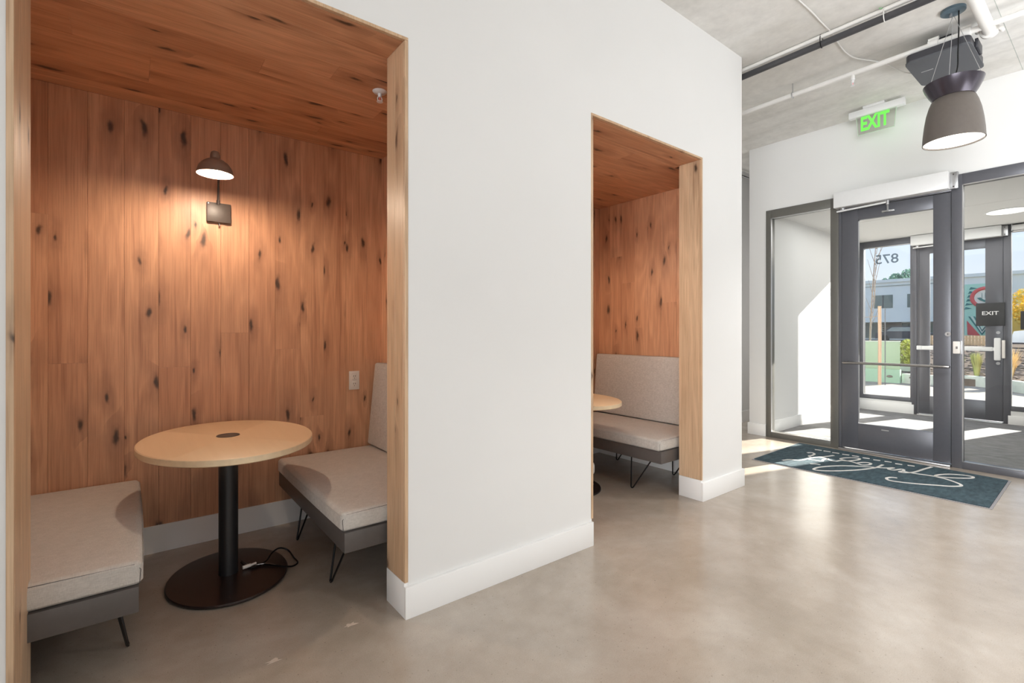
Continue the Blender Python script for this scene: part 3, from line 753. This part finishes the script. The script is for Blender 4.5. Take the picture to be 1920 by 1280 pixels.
TB = table(2.685, 2.765, 'pale oval table in the far wood niche, mostly hidden by the white wall')
# cords on the foot of the nearer table
t = bpy.data.objects.new('power_cord', None); C.objects.link(t); t.parent = TA; t.location = (0.045, 0.015, 0.017)
def P(px, py, z):
    u = (px-960)/907.5; v = (622-py)/907.5
    d = Vector((math.cos(YAW)+u*math.sin(YAW), math.sin(YAW)-u*math.cos(YAW), v)); k = (z-EYE)/d.z
    return (d.x*k-0.42, d.y*k-2.78, z-0.017)
rod('cord', spline([P(470, 1064, 0.026), P(485, 1060, 0.024), P(500, 1050, 0.03), P(510, 1036, 0.05), P(524, 1027, 0.06), P(540, 1031, 0.04), P(551, 1045, 0.018), P(558, 1054, 0.008), P(548, 1061, 0.008), P(530, 1061, 0.022), P(508, 1059, 0.024), P(485, 1057, 0.024), P(462, 1060, 0.024), P(452, 1054, 0.03)], 6), 0.0042, M['rod'], t, 8)
rod('second_cord', spline([P(452, 1050, 0.06), P(462, 1057, 0.03), P(480, 1058, 0.028), P(500, 1056, 0.027), P(520, 1060, 0.024)], 6), 0.003, M['steel'], t, 8)
bm = bmesh.new(); tube(bm, [P(455, 1064, 0.030), P(470, 1059, 0.030)], 0.009, 10); tube(bm, [P(470, 1059, 0.032), P(480, 1055, 0.032)], 0.006, 10)
obj('plug', bm, M['plastic_white'], t, True)
# white adapter by the far table
t = bpy.data.objects.new('power_adapter', None); C.objects.link(t); t.parent = TB; t.location = (0.168, -0.138, 0)
lathe('stem', [(0, 0.017), (0.014, 0.017), (0.014, 0.10), (0, 0.10)], (0, 0, 0), M['steel'], t, 16)
lathe('head', [(0, 0.098), (0.020, 0.102), (0.025, 0.118), (0.025, 0.165), (0.018, 0.186), (0, 0.192)], (0, 0, 0), M['plastic_white'], t, 20)
lathe('foot', [(0, 0.0175), (0.02, 0.0175), (0.02, 0.020), (0, 0.020)], (0, 0, 0), M['steel'], t, 16)

# ------------------------------------------------------------------ wall lamps
def sconce(dx, label):
    yw = BK-PT
    t = thing('wall_lamp', label, 'lamp', (0.395+dx, yw, 1.92), 0, 'wall lamps in the niches')
    def L(x, y, z): return (x-0.395, y-yw, z-1.92)
    pl = box('mounting_plate', L(0.335, 3.296, 1.863), L(0.457, yw-0.0005, 1.976), M['sconce_plate'], t, 0.003)
    rod('switch', spline([L(0.395, 3.302, 1.864), L(0.395, 3.302, 1.848), L(0.397, 3.302, 1.842), L(0.399, 3.302, 1.848), L(0.398, 3.302, 1.855)], 3), 0.0025, M['steel'], pl, 6)
    rod('indicator', [L(0.343, 3.297, 1.968), L(0.343, 3.294, 1.968)], 0.0035, M['whitemetal'], pl, 10)
    rod('arm', spline([L(0.392, 3.300, 1.974), L(0.391, 3.285, 2.03), L(0.389, 3.26, 2.09), L(0.375, 3.16, 2.135), L(0.350, 3.02, 2.150), L(0.334, 2.925, 2.142)], 5), 0.0062, M['sconce_plate'], t, 10)
    rod('joint', [L(0.392, 3.297, 1.966), L(0.392, 3.297, 1.99)], 0.009, M['sconce_plate'], t, 12)
    c = L(0.333, 2.915, 2.032); k = 0.955
    def K(pr): return [(r*k, z*k) for r, z in pr]
    sh = lathe('lamp_shade', K([(0.0875, 0.0), (0.086, 0.012), (0.078, 0.040), (0.062, 0.062), (0.040, 0.078), (0.026, 0.084), (0.024, 0.088),
                         (0.0225, 0.088), (0.038, 0.075), (0.060, 0.059), (0.075, 0.038), (0.0838, 0.011), (0.0858, 0.0)]), c, M['sconce'], t, 56, closed=True)
    lathe('shade_lining', K([(0.0852, 0.0015), (0.083, 0.011), (0.0745, 0.037), (0.059, 0.058), (0.037, 0.074), (0.0215, 0.086), (0.0, 0.086)]), c, M['shade_in'], sh, 56)
    lathe('cap', K([(0.0245, 0.083), (0.0235, 0.105), (0.020, 0.119), (0.012, 0.126), (0, 0.127)]), c, M['sconce'], t, 32)
    lathe('bulb', K([(0, -0.008), (0.012, -0.0055), (0.022, 0.001), (0.028, 0.012), (0.029, 0.022), (0.026, 0.034), (0.018, 0.048), (0.013, 0.060), (0, 0.060)]), c, M['bulb'], t, 28)
    return t
sconce(0, 'small taupe dome lamp on square plate, on the knotty back boards')
sconce(2.31, 'dome wall lamp of the far niche, hidden behind the white wall')
# outlet
t = thing('wall_outlet', 'white double socket on the wood back wall near the bench', 'outlet', (1.206, BK-PT, 0.885))
box('cover_plate', (-0.036, -0.006, -0.064), (0.036, -0.0003, 0.064), M['plastic_white'], t, 0.002)
for z in (-0.026, 0.026):
    s = box('socket', (-0.017, -0.0085, z-0.021), (0.017, -0.005, z+0.021), M['plastic_white'], t, 0.003)
    for x, w in ((-0.006, 0.0014), (0.006, 0.0014)): box('slot', (x-w, -0.0092, z-0.002), (x+w, -0.0084, z+0.009), M['slot'], s)
    box('slot', (-0.002, -0.0092, z-0.013), (0.002, -0.0084, z-0.008), M['slot'], s)
# sprinkler in the niche ceiling
def sprinkler(name_loc, label, group=None, k=1.0):
    if label: t = thing('fire_sprinkler', label, 'sprinkler', name_loc, 0, group)
    else: t = bpy.data.objects.new('sprinkler_head', None); C.objects.link(t); t.location = name_loc
    lathe('escutcheon', [(0.012*k, -0.012), (0.03*k, -0.008), (0.037*k, 0.0), (0.0, 0.0)], (0, 0, 0), M['whitemetal'], t, 32)
    lathe('body', [(0, -0.03), (0.008, -0.03), (0.011, -0.012), (0, -0.008)], (0, 0, 0), M['whitemetal'], t, 16)
    for s in (-1, 1): rod('frame_arm', spline([(0.008*s, 0, -0.026), (0.012*s, 0, -0.038), (0.009*s, 0, -0.048), (0, 0, -0.052)], 4), 0.0022, M['whitemetal'], t, 6)
    lathe('deflector', [(0, -0.055), (0.016, -0.054), (0.016, -0.052), (0, -0.051)], (0, 0, 0), M['whitemetal'], t, 20)
    lathe('fuse', [(0, -0.05), (0.003, -0.048), (0.003, -0.03), (0, -0.03)], (0, 0, 0), M['mural_red'], t, 8)
    return t
sprinkler((1.004, 2.393, HZ), 'white sprinkler head in the wood niche ceiling')

# ------------------------------------------------------------------ ceiling services
t = thing('sprinkler_pipe', 'white sprinkler pipe crossing below the concrete ceiling', 'pipe', (4.565, 1.5, 3.3))
rod('pipe', [(0, -2.6, 0), (0, 1.5, 0)], 0.0195, M['pipe'], t, 20)
for y in (-0.62, -0.79):
    c = rod('coupling', [(0, y-0.028, 0), (0, y+0.028, 0)], 0.034, M['pipe'], t, 20)
    for s in (-1, 1):
        rod('bolt', [(0.042*s*0, y-0.03, 0.04*s), (0, y+0.03, 0.04*s)], 0.011, M['pipe'], c, 10)
for y in (0.33,):
    rod('hanger_rod', [(0, y, 0.02), (0, y, 0.0995)], 0.004, M['alu'], t, 8)
    rod('hanger_ring', [(0.025*math.cos(a*PI/8), y, 0.025*math.sin(a*PI/8)) for a in range(16)], 0.004, M['alu'], t, 6, True)
rod('drop_nipple', [(0.0, -0.12, -0.012), (0, -0.12, -0.055)], 0.014, M['pipe'], t, 14)
sh = sprinkler((0.0, -0.12, -0.045), None, k=0.45); sh.name = 'sprinkler_head'; sh.parent = t
t = rod('branch_pipe', [(0, 0, 0), (-3.4, 0, 0)], 0.035, M['pipe'], t, 28); t.location = (0.10, -0.898, 0.005)
fl_ = lathe('flange', [(0, 0.0), (0.05, 0.0), (0.052, 0.012), (0.050, 0.026), (0.036, 0.03), (0.036, 0.05), (0, 0.05)], (0, 0, 0), M['pipe'], t, 28)
fl_.rotation_euler = (0, -PI/2, 0); fl_.location = (0.02, 0, 0)
for s in (-1, 1):
    lug = rod('bolt', [(-0.02, s*0.062, 0.02*s), (0.02, s*0.062, 0.02*s)], 0.013, M['pipe'], fl_, 10)
    lug.matrix_parent_inverse = fl_.matrix_basis.inverted()
    lug.location = (0.0, 0, 0)
t = thing('conduit', 'thick black conduit strapped under a white one below the ceiling', 'pipe', (3.985, 0, 3.335))
rod('black_pipe', [(0, 0.70, 0), (0, 3.10, 0)], 0.024, M['blackpipe'], t, 20)
rod('white_pipe', [(-0.012, 0.70, 0.048), (-0.012, 3.10, 0.048)], 0.0155, M['pipe'], t, 16)
for y, m in ((1.40, M['rod']), (1.02, M['pipe'])):
    rod('cable_tie', [(0.027*math.cos(a*PI/8)-0.004, y, 0.020+0.050*math.sin(a*PI/8)) for a in range(16)], 0.003, m, t, 6, True)
rod('tie_tail', [(0, 1.02, 0.06), (-0.03, 1.03, 0.055), (-0.06, 1.035, 0.045)], 0.004, leafm('green_tie', (0.25, 0.5, 0.25), (0.3, 0.55, 0.3)), t, 6)
t = rod('ceiling_wire', spline([(2.6, 1.345, 3.392), (3.2, 1.34, 3.392), (3.41, 1.34, 3.392), (3.61, 1.334, 3.390), (3.8, 1.338, 3.392), (3.95, 1.339, 3.394), (4.05, 1.345, 3.394), (4.17, 1.354, 3.39), (4.28, 1.362, 3.388), (4.39, 1.36, 3.386), (4.51, 1.342, 3.388), (4.65, 1.28, 3.39), (4.77, 1.218, 3.38), (4.86, 1.12, 3.30), (4.92, 1.02, 3.26)], 5), 0.005, M['pipe'], None, 8)
tag(t, 'thin white wire looping along the concrete ceiling', 'cable')
# grey ceiling box with rounded corners
t = thing('ceiling_speaker', 'flat dark grey rounded box fixed under the concrete ceiling', 'speaker', (4.765, 0.855, 3.2))
def rrect(hx, hy, r, n=6):
    out = []
    for cx, cy, a0 in ((hx-r, hy-r, 0), (-hx+r, hy-r, 90), (-hx+r, -hy+r, 180), (hx-r, -hy+r, 270)):
        for k in range(n+1):
            a = math.radians(a0+90*k/n); out.append((cx+r*math.cos(a), cy+r*math.sin(a)))
    return out
prism('body', rrect(0.262, 0.182, 0.045), 'z', 0.0, 0.012, M['plastic_grey'], t)
prism('housing', rrect(0.258, 0.178, 0.045), 'z', 0.012, 0.062, M['plastic_dark'], t)
box('bracket', (-0.10, -0.196, 0.02), (0.06, -0.178, 0.085), M['plastic_dark'], t, 0.004)
box('mount', (-0.06, -0.05, 0.062), (0.06, 0.05, 0.199), M['plastic_dark'], t, 0.004)
box('maker_badge', (-0.03, 0.06, -0.0008), (-0.02, 0.13, -0.0001), M['alu'], t)
# pendant lamp
LX, LY = 4.37, 0.74
t = thing('pendant_lamp', 'hourglass-shaped grey pendant lamp hanging from the concrete ceiling', 'lamp', (LX, LY, CZ))
cn = lathe('ceiling_canopy', [(0, -0.022), (0.060, -0.022), (0.066, -0.018), (0.066, 0.0)], (0, 0, 0), M['canopy'], t)
rod('cord_grip', [(0.0, 0.012, -0.02), (0.0, 0.012, -0.045)], 0.008, M['alu'], cn, 12)
zr = 2.905-CZ; zb = 2.505-CZ
prof = [(0.158, zr), (0.150, zr-0.025), (0.128, zr-0.072), (0.108, zr-0.105)]
inner = [(0.102, zr-0.105), (0.122, zr-0.070), (0.145, zr-0.022), (0.153, zr)]
lathe('upper_flare', prof+inner, (0, 0, 0), M['pendant_hi'], t, 64, closed=True)
h = zb-(zr-0.105)
lo = [(0.104, zr-0.105), (0.115, zr-0.115), (0.128, zr-0.15), (0.141, zr-0.20), (0.152, zr-0.27), (0.159, zr-0.34), (0.162, zb)]
lathe('shade', lo+[(r-0.005, z) for r, z in lo[::-1]], (0, 0, 0), M['pendant_lo'], t, 64, closed=True)
lathe('diffuser', [(0, zb+0.010), (0.156, zb+0.010), (0.156, zb+0.016), (0, zb+0.016)], (0, 0, 0), M['pendant_glow'], t, 64)
for a in (20, 140, 260):
    a = math.radians(a)
    rod('suspension_wire', [(0.004*math.cos(a), 0.004*math.sin(a), -0.045), (0.15*math.cos(a), 0.15*math.sin(a), zr-0.012)], 0.0016, M['alu'], t, 6)
rod('power_cord', spline([(0.0, -0.028, -0.02), (0.0, -0.028, -0.15), (0.0, -0.024, -0.30), (-0.002, -0.022, -0.40), (0.0, 0.0, -0.50), (0, 0.01, -0.60)], 5), 0.004, M['rod'], t, 8)
# exit sign
t = thing('exit_sign', 'green glowing EXIT sign on clear panel under the ceiling', 'sign', (5.585, 1.497, 3.342))
box('housing', (-0.028, -0.221, -0.030), (0.028, 0.218, 0.032), M['whitemetal'], t, 0.004)
box('ceiling_mount', (-0.03, -0.07, 0.033), (0.03, 0.10, 0.0575), M['whitemetal'], t, 0.003)
prism('panel', [(0.160, -0.031), (-0.155, -0.031), (-0.140, -0.205), (0.145, -0.205)], 'x', -0.003, 0.003, M['acrylic'], t)
edge = [(0.160, -0.033), (0.145, -0.205), (-0.140, -0.205), (-0.155, -0.033)]
rod('panel_edge', [(0, y, z) for y, z in edge], 0.0028, emit('edge_glow', (0.62, 0.85, 0.60), 0.8), t, 6)
text_mesh('lettering', 'EXIT', 0.185, frame_mtx((0, -1, 0), (0, 0, 1), (-1, 0, 0), (-0.0045, 0.012, -0.112)), M['exit_green'], t, 0.001, 0.006, 0.60)
light('exit_glow', 'POINT', (5.60, 1.42, 3.18), 0.16, (0.15, 1, 0.2), shadow_soft_size=0.08)
# far corridor: a bit of dark pipe between the wall end and the entrance wall
t = rod('corridor_pipe', [(4.2, 3.19, 3.30), (9.0, 3.19, 3.30)], 0.012, M['blackpipe'], None, 10)
tag(t, 'dark thin pipe seen in the gap left of the entrance wall', 'pipe')
# ceiling formwork seams
structure(box('trim_3', (4.2, 0.5505, CZ-0.0012), (EX, 0.5535, CZ-0.0001), M['curb']))

# pale chips in the concrete floor
for k, (x, y, s) in enumerate(((0.712, 2.003, 0.020), (0.411, 1.957, 0.016))):
    pts = []
    for a in range(14):
        an = a*2*PI/14; rr = s*(0.35+0.9*random.random())
        pts.append((x+rr*1.7*math.cos(an), y+rr*0.9*math.sin(an)))
    o = prism('floor_patch', pts, 'z', 0.0001, 0.0006, plaster('patch_filler_%d' % k, (0.60, 0.50, 0.42), 0.1, 0.7))
    tag(o, ('pale filled chip in the concrete floor near the pier corner', 'smaller pale filled chip in the concrete floor, nearer the camera')[k], 'floor chip')

# ------------------------------------------------------------------ outside
pv = structure(boxes('pavement', [((VX+0.15, -14, -0.13), (15.2, 22, -0.03))], M['paving']))
structure(boxes('pavement_joint', [((x, -14, -0.031), (x+0.02, 22, -0.0285)) for x in (10.6, 12.2, 13.8)], M['curb']))
# ground behind the planter rises a little, then the street
GR = prism('ground', [(15.2, -0.03), (15.2, 0.13), (24, 0.60), (34, 0.40), (110, 0.40), (110, -0.2), (15.2, -0.2)], 'y', -40, 70, M['gravel']); structure(GR)
# curved concrete curb of the planter
t = thing('planter_curb', 'low curved concrete planter edge across the pavement', 'curb')
pts = spline([(14.9, 3.42, 0), (14.75, 2.9, 0), (15.3, 2.4, 0), (15.15, 2.0, 0), (14.55, 1.52, 0), (14.2, 1.2, 0), (13.6, 0.4, 0), (13.2, -0.6, 0)], 6)
bm = bmesh.new(); A = []
for i, p in enumerate(pts):
    d = (pts[min(len(pts)-1, i+1)]-pts[max(0, i-1)]).normalized(); s = Vector((-d.y, d.x, 0))*0.08
    A.append([bm.verts.new((q.x, q.y, z)) for q, z in ((p+s, -0.03), (p+s, 0.20), (p-s, 0.20), (p-s, -0.03))])
for i in range(len(A)-1):
    for k in range(4): bm.faces.new((A[i][k], A[i+1][k], A[i+1][(k+1) % 4], A[i][(k+1) % 4]))
bm.faces.new(A[0]); bm.faces.new(A[-1][::-1]); bmesh.ops.recalc_face_normals(bm, faces=bm.faces)
obj('curb', bm, M['curb'], t)
fill = prism('soil', [(14.85, 3.4), (14.8, 2.9), (15.35, 2.4), (15.2, 2.0), (14.6, 1.52), (14.25, 1.2), (13.65, 0.4), (13.2, -0.6), (15.3, -0.6), (15.3, 3.4)], 'z', 0.0, 0.13, M['gravel'], t)
# rocks on the slope: many, uncountable
bm = bmesh.new()
for k in range(520):
    x = 14.6+random.random()*9; y = -0.5+random.random()*5.2
    if x < 15.3 and y < 2.3 and x < 15.5-(2.3-y)*0.6: x += 0.9
    z = 0.12+(max(x, 15.2)-15.2)/8.8*0.47
    s = 0.035+0.06*random.random()
    r = bmesh.ops.create_icosphere(bm, subdivisions=1, radius=s)['verts']
    for v in r: v.co = Vector((v.co.x*(0.8+0.5*random.random())+x, v.co.y*1.3+y, v.co.z*0.6+z+s*0.15))
stuff(obj('loose_rocks', bm, M['rock'], GR))
def tuft(x, y, z, h, r, n, m, label):
    bm = bmesh.new()
    for k in range(n):
        a = random.random()*2*PI; lean = random.random()*r; hh = h*(0.6+0.4*random.random()); w = 0.009
        b0 = Vector((x+0.04*math.cos(a), y+0.04*math.sin(a), z)); m1 = b0+Vector((lean*0.35*math.cos(a), lean*0.35*math.sin(a), hh*0.6))
        tp = b0+Vector((lean*math.cos(a), lean*math.sin(a), hh)); s = Vector((-math.sin(a), math.cos(a), 0))*w
        v = [bm.verts.new(q) for q in (b0-s, b0+s, m1+s*0.8, m1-s*0.8, tp)]
        bm.faces.new(v[:4]); bm.faces.new((v[3], v[2], v[4]))
    o = obj('grass_clump', bm, m); tag(o, label, 'grass', 'grass clumps on the slope'); return o
tuft(15.9, 2.27, 0.15, 0.62, 0.12, 260, M['grassy'], 'green grass clump seen through the far outer door glass')
tuft(16.0, 2.62, 0.16, 0.55, 0.14, 200, M['grassy'], 'short green clump left of the tall green one on the slope')
tuft(15.8, 1.98, 0.15, 0.60, 0.10, 220, M['drygrass'], 'tan dry clump right of the green one on the slope')
tuft(15.3, 1.66, 0.15, 0.75, 0.24, 260, M['drygrass'], 'tall dry grass clump seen in the right outer window')
tuft(17.6, 2.0, 0.27, 0.45, 0.3, 180, M['bushleaf'], 'low olive clump behind the dry grass on the slope')
def foliage(bm, c, rad, n, s):
    for k in range(n):
        while True:
            d = Vector([random.uniform(-1, 1) for _ in range(3)])
            if 0.25 < d.length < 1: break
        p = Vector(c)+Vector([d[i]*rad[i] for i in range(3)])
        u = Vector([random.uniform(-1, 1) for _ in range(3)]).normalized(); w = u.cross(Vector((0.3, 0.5, 0.8))).normalized()
        q = [p-u*s, p+w*s*0.5, p+u*s, p-w*s*0.5]
        bm.faces.new([bm.verts.new(a) for a in q])
bm = bmesh.new(); foliage(bm, (16.4, 3.62, 0.62), (0.45, 0.34, 0.42), 900, 0.06)
t = thing('hedge_bush', 'yellow-green bush beside the green glass screen outside', 'bush', (0, 0, 0)); obj('foliage', bm, M['bushleaf'], t)
rod('stem', [(16.4, 3.62, 0.1), (16.4, 3.62, 0.5)], 0.03, M['bark'], t, 8)
box('planter', (16.1, 3.33, 0.03), (16.9, 4.0, 0.32), M['curb'], t)
# green glass screen
t = thing('glass_screen', 'pale green glass screen standing on a low green plinth outside', 'screen', (14.7, 3.9, 0))
box('plinth', (-0.06, -0.45, -0.03), (0.06, 3.2, 0.30), speck('green_plinth', (0.20, 0.33, 0.24), 0.6), t)
for k in range(3): box('pane', (-0.01, -0.44+k*1.21, 0.30), (0.01, -0.44+k*1.21+1.19, 0.98), speck('frosted_green', (0.17, 0.26, 0.16), 0.25) if k == 0 else bpy.data.materials['frosted_green'], t)
box('top_rail', (-0.02, -0.45, 0.98), (0.02, 3.2, 1.0), M['curb'], t)
# timber post with cross wire
t = thing('timber_post', 'tan timber post standing in front of the white building', 'post', (13.9, 3.66, -0.03))
rod('post', [(0, 0, 0), (0.02, 0.0, 1.0), (0.0, 0.0, 1.86)], 0.036, M['stake'], t, 10)
rod('brace_wire', [(0, 0, 1.62), (0.1, 0.75, 1.58)], 0.008, M['bark'], t, 6)
rod('steel_stake', [(0.03, -0.10, 0), (0.03, -0.10, 1.80)], 0.010, M['plastic_grey'], t, 6)
# thin bare tree
t = thing('bare_tree', 'thin leafless tree at the left edge of the outer window', 'tree', (15.4, 4.25, 0))
rod('trunk', spline([(0, 0.05, -0.03), (0.05, 0.02, 1.2), (-0.05, -0.05, 2.2), (0.0, -0.12, 3.6)], 4), 0.03, M['bark'], t, 7, r_end=0.008)
for k in range(16):
    z = 1.3+k*0.14; a = random.uniform(-1.2, 1.2)+(PI if k % 2 else 0); l = 0.35+0.4*random.random()
    b = Vector((0, -0.02-0.03*k/4, z)); e = b+Vector((0.3*l*math.cos(a), l*(0.3*math.sin(a)-0.35*(1 if k % 3 else -1)), l*1.1))
    br = rod('branch', [b, (b+e)/2+Vector((0, 0, -0.03)), e], 0.009, M['bark'], t, 5, r_end=0.003)
# far white building with mural
t = thing('mural_building', 'white two-storey building with a mint mural across the street', 'building', (60, 0, 0.4))
z0 = -0.4
box('upper_wall', (0, 9.6, 2.2+z0), (12, 40, 6.42+z0), M['stucco'], t)
box('parapet', (-0.15, -30, 6.2+z0), (0.3, 40, 6.5+z0), M['stucco'], t)
box('parapet_line', (-0.06, 9.6, 5.82+z0), (0.0, 40, 5.90+z0), M['curb'], t)
box('ground_floor', (1.5, 9.6, -0.2), (12, 40, 2.2+z0), M['stucco'], t)
box('mural_wall', (0, 5.0, -0.2), (12, 9.6, 6.42+z0), M['stucco'], t)
box('side_wall', (0.0, -30, -0.2), (12, 5.0, 6.3+z0), M['stucco'], t)
for y0, y1 in ((16.3, 14.7), (13.55, 11.9), (20.5, 18.7), (25, 23)):
    w = box('window', (-0.03, y1, 3.63+z0), (0.1, y0, 4.95+z0), M['far_glass'], t)
    box('window_bar', (-0.06, (y0+y1)/2-0.04, 3.63+z0), (-0.03, (y0+y1)/2+0.04, 4.95+z0), M['plastic_grey'], w)
for k in range(8):
    w = box('shop_window', (1.4, 11.0+k*2.6, 0.2), (1.55, 13.2+k*2.6, 2.1+z0), M['far_glass'], t)
for k in range(7): box('siding_board', (1.30, 14.3, 0.5+k*0.2), (1.42, 15.9, 0.64+k*0.2), M['rock'], t)
# mural: mint field, red ring, pale hand shape with leaves, red triangle and chevrons
mu = box('mural', (-0.02, 6.7, 0.5), (0.0, 9.55, 5.55+z0), M['mint'], t)
def yz(pts): return [(y, z-0.4) for y, z in pts]
bm = bmesh.new(); tube(bm, [(-0.05, 7.95+0.93*math.cos(a*PI/16), 3.9+0.84*math.sin(a*PI/16)) for a in range(32)], 0.15, 8, True)
obj('red_ring', bm, M['mural_red'], mu, True)
prism('pale_disc', [(7.95+0.80*math.cos(a*PI/12), 3.9+0.70*math.sin(a*PI/12)) for a in range(24)], 'x', -0.05, -0.02, M['mural_white'], mu)
for k in range(4):
    y = 8.32-k*0.21
    prism('pale_finger', yz([(y+0.08, 4.30), (y-0.08, 4.30), (y-0.09, 4.74), (y-0.04, 4.84), (y+0.04, 4.84), (y+0.09, 4.74)]), 'x', -0.09, -0.05, M['mural_white'], mu)
    prism('finger_line', yz([(y-0.09, 4.25), (y-0.12, 4.25), (y-0.12, 4.72), (y-0.09, 4.72)]), 'x', -0.095, -0.05, M['mural_dark'], mu)
prism('green_leaf', yz([(8.55, 4.28), (8.35, 4.05), (7.9, 3.82), (7.5, 3.85), (7.2, 4.1), (7.7, 4.02), (8.1, 4.1), (8.3, 4.3)]), 'x', -0.10, -0.05, M['mural_dark'], mu)
for k in range(6):
    y = 9.42-0.07*k; z = 3.25+0.36*k
    prism('leaf_spike', yz([(y, z), (y-0.55, z+0.10), (y-0.12, z+0.24)]), 'x', -0.06, -0.02, M['mural_dark'], mu)
prism('red_triangle', yz([(9.22, 2.25), (9.18, 0.95), (8.30, 0.85)]), 'x', -0.06, -0.02, M['mural_red'], mu)
for k in range(4):
    o_ = 0.17*k
    prism('chevron', yz([(9.12-o_, 2.62), (9.02-o_, 2.62), (8.22, 1.10+o_*0.9), (7.6+o_*0.4, 2.2), (7.52+o_*0.4, 2.12), (8.22, 0.92+o_*0.9)]), 'x', -0.05, -0.02, M['mural_dark'] if k % 2 == 0 else M['mural_white'], mu)
yb = box('yellow_annex', (56, -6, 0.2), (59.5, 6.12, 3.25), M['yellowbrick']); tag(yb, 'low yellow building seen in the right outer window', 'building')
# conifers beyond the roof
for k, (y, z, s) in enumerate(((19.3, 7.6, 1.0), (18.0, 7.9, 1.15), (20.4, 7.2, 0.8))):
    t = thing('roof_tree', ('dark tree crown above the white roof, middle one', 'tallest dark tree crown above the white roof', 'smallest dark tree crown above the white roof')[k], 'tree', (80, y, 0.4), 0, 'trees beyond the roof')
    bm = bmesh.new(); foliage(bm, (0, 0, z), (0.8*s, 0.75*s, 1.0*s), 420, 0.22); foliage(bm, (0, 0.2, z-1.1), (1.0*s, 1.0*s, 0.9*s), 320, 0.22); obj('crown', bm, M['conifer'], t)
    rod('trunk', [(0, 0, 0), (0, 0, z)], 0.15, M['bark'], t, 6)
t = thing('yellow_tree', 'bright yellow autumn tree in the right outer window', 'tree', (50, 4.55, 0.4))
bm = bmesh.new(); foliage(bm, (0, 0, 2.6), (1.0, 0.95, 1.35), 800, 0.16); obj('crown', bm, M['yleaf'], t); rod('trunk', [(0, 0, 0), (0, 0, 2.4)], 0.09, M['bark'], t, 7)
# cedar fence
t = thing('cedar_fence', 'low cedar board fence under the mint mural', 'fence', (40, 6.3, 0.38))
for k in range(22): box('board', (0, -1.1+k*0.15, 0), (0.03, -1.1+k*0.15+0.135, 0.62), M['fence'], t)
box('rail', (-0.03, -1.1, 0.42), (0, 2.2, 0.48), M['fence'], t); box('rail', (-0.03, -1.1, 0.08), (0, 2.2, 0.14), M['fence'], t)
# parked car
t = thing('parked_car', 'silver parked car beyond the slope at the right', 'car', (36, 1.6, 0.40))
body = [(-2.1, 0.28), (-2.15, 0.55), (-1.9, 0.78), (-1.2, 0.86), (-0.65, 1.30), (0.75, 1.34), (1.35, 0.95), (2.05, 0.85), (2.15, 0.5), (2.1, 0.28)]
prism('body', [(y, z) for y, z in body], 'x', -0.85, 0.85, M['carpaint'], t)
prism('side_windows', [(-1.0, 0.90), (-0.58, 1.24), (0.70, 1.27), (1.15, 0.95)], 'x', -0.86, -0.85, M['far_glass'], t)
for y in (-1.35, 1.35):
    wl = rod('wheel', [(-0.9, y, 0.31), (-0.68, y, 0.31)], 0.31, M['tyre'], t, 20)
    rod('hub', [(-0.905, y, 0.31), (-0.90, y, 0.31)], 0.17, M['alu'], wl, 14)
# second car and railing glimpsed under the white building
t = thing('far_car', 'dark car parked under the white building, seen past the timber post', 'car', (52, 11.9, 0.40))
prism('body', [(-1.9, 0.25), (-1.9, 0.7), (-1.0, 0.85), (-0.6, 1.3), (0.8, 1.3), (1.3, 0.85), (1.9, 0.7), (1.9, 0.25)], 'x', -0.8, 0.8, M['plastic_grey'], t)
prism('side_windows', [(-0.85, 0.88), (-0.5, 1.22), (0.7, 1.22), (1.1, 0.88)], 'x', -0.81, -0.8, M['curb'], t)
for y in (-1.2, 1.2): rod('wheel', [(-0.84, y, 0.29), (-0.6, y, 0.29)], 0.29, M['tyre'], t, 16)
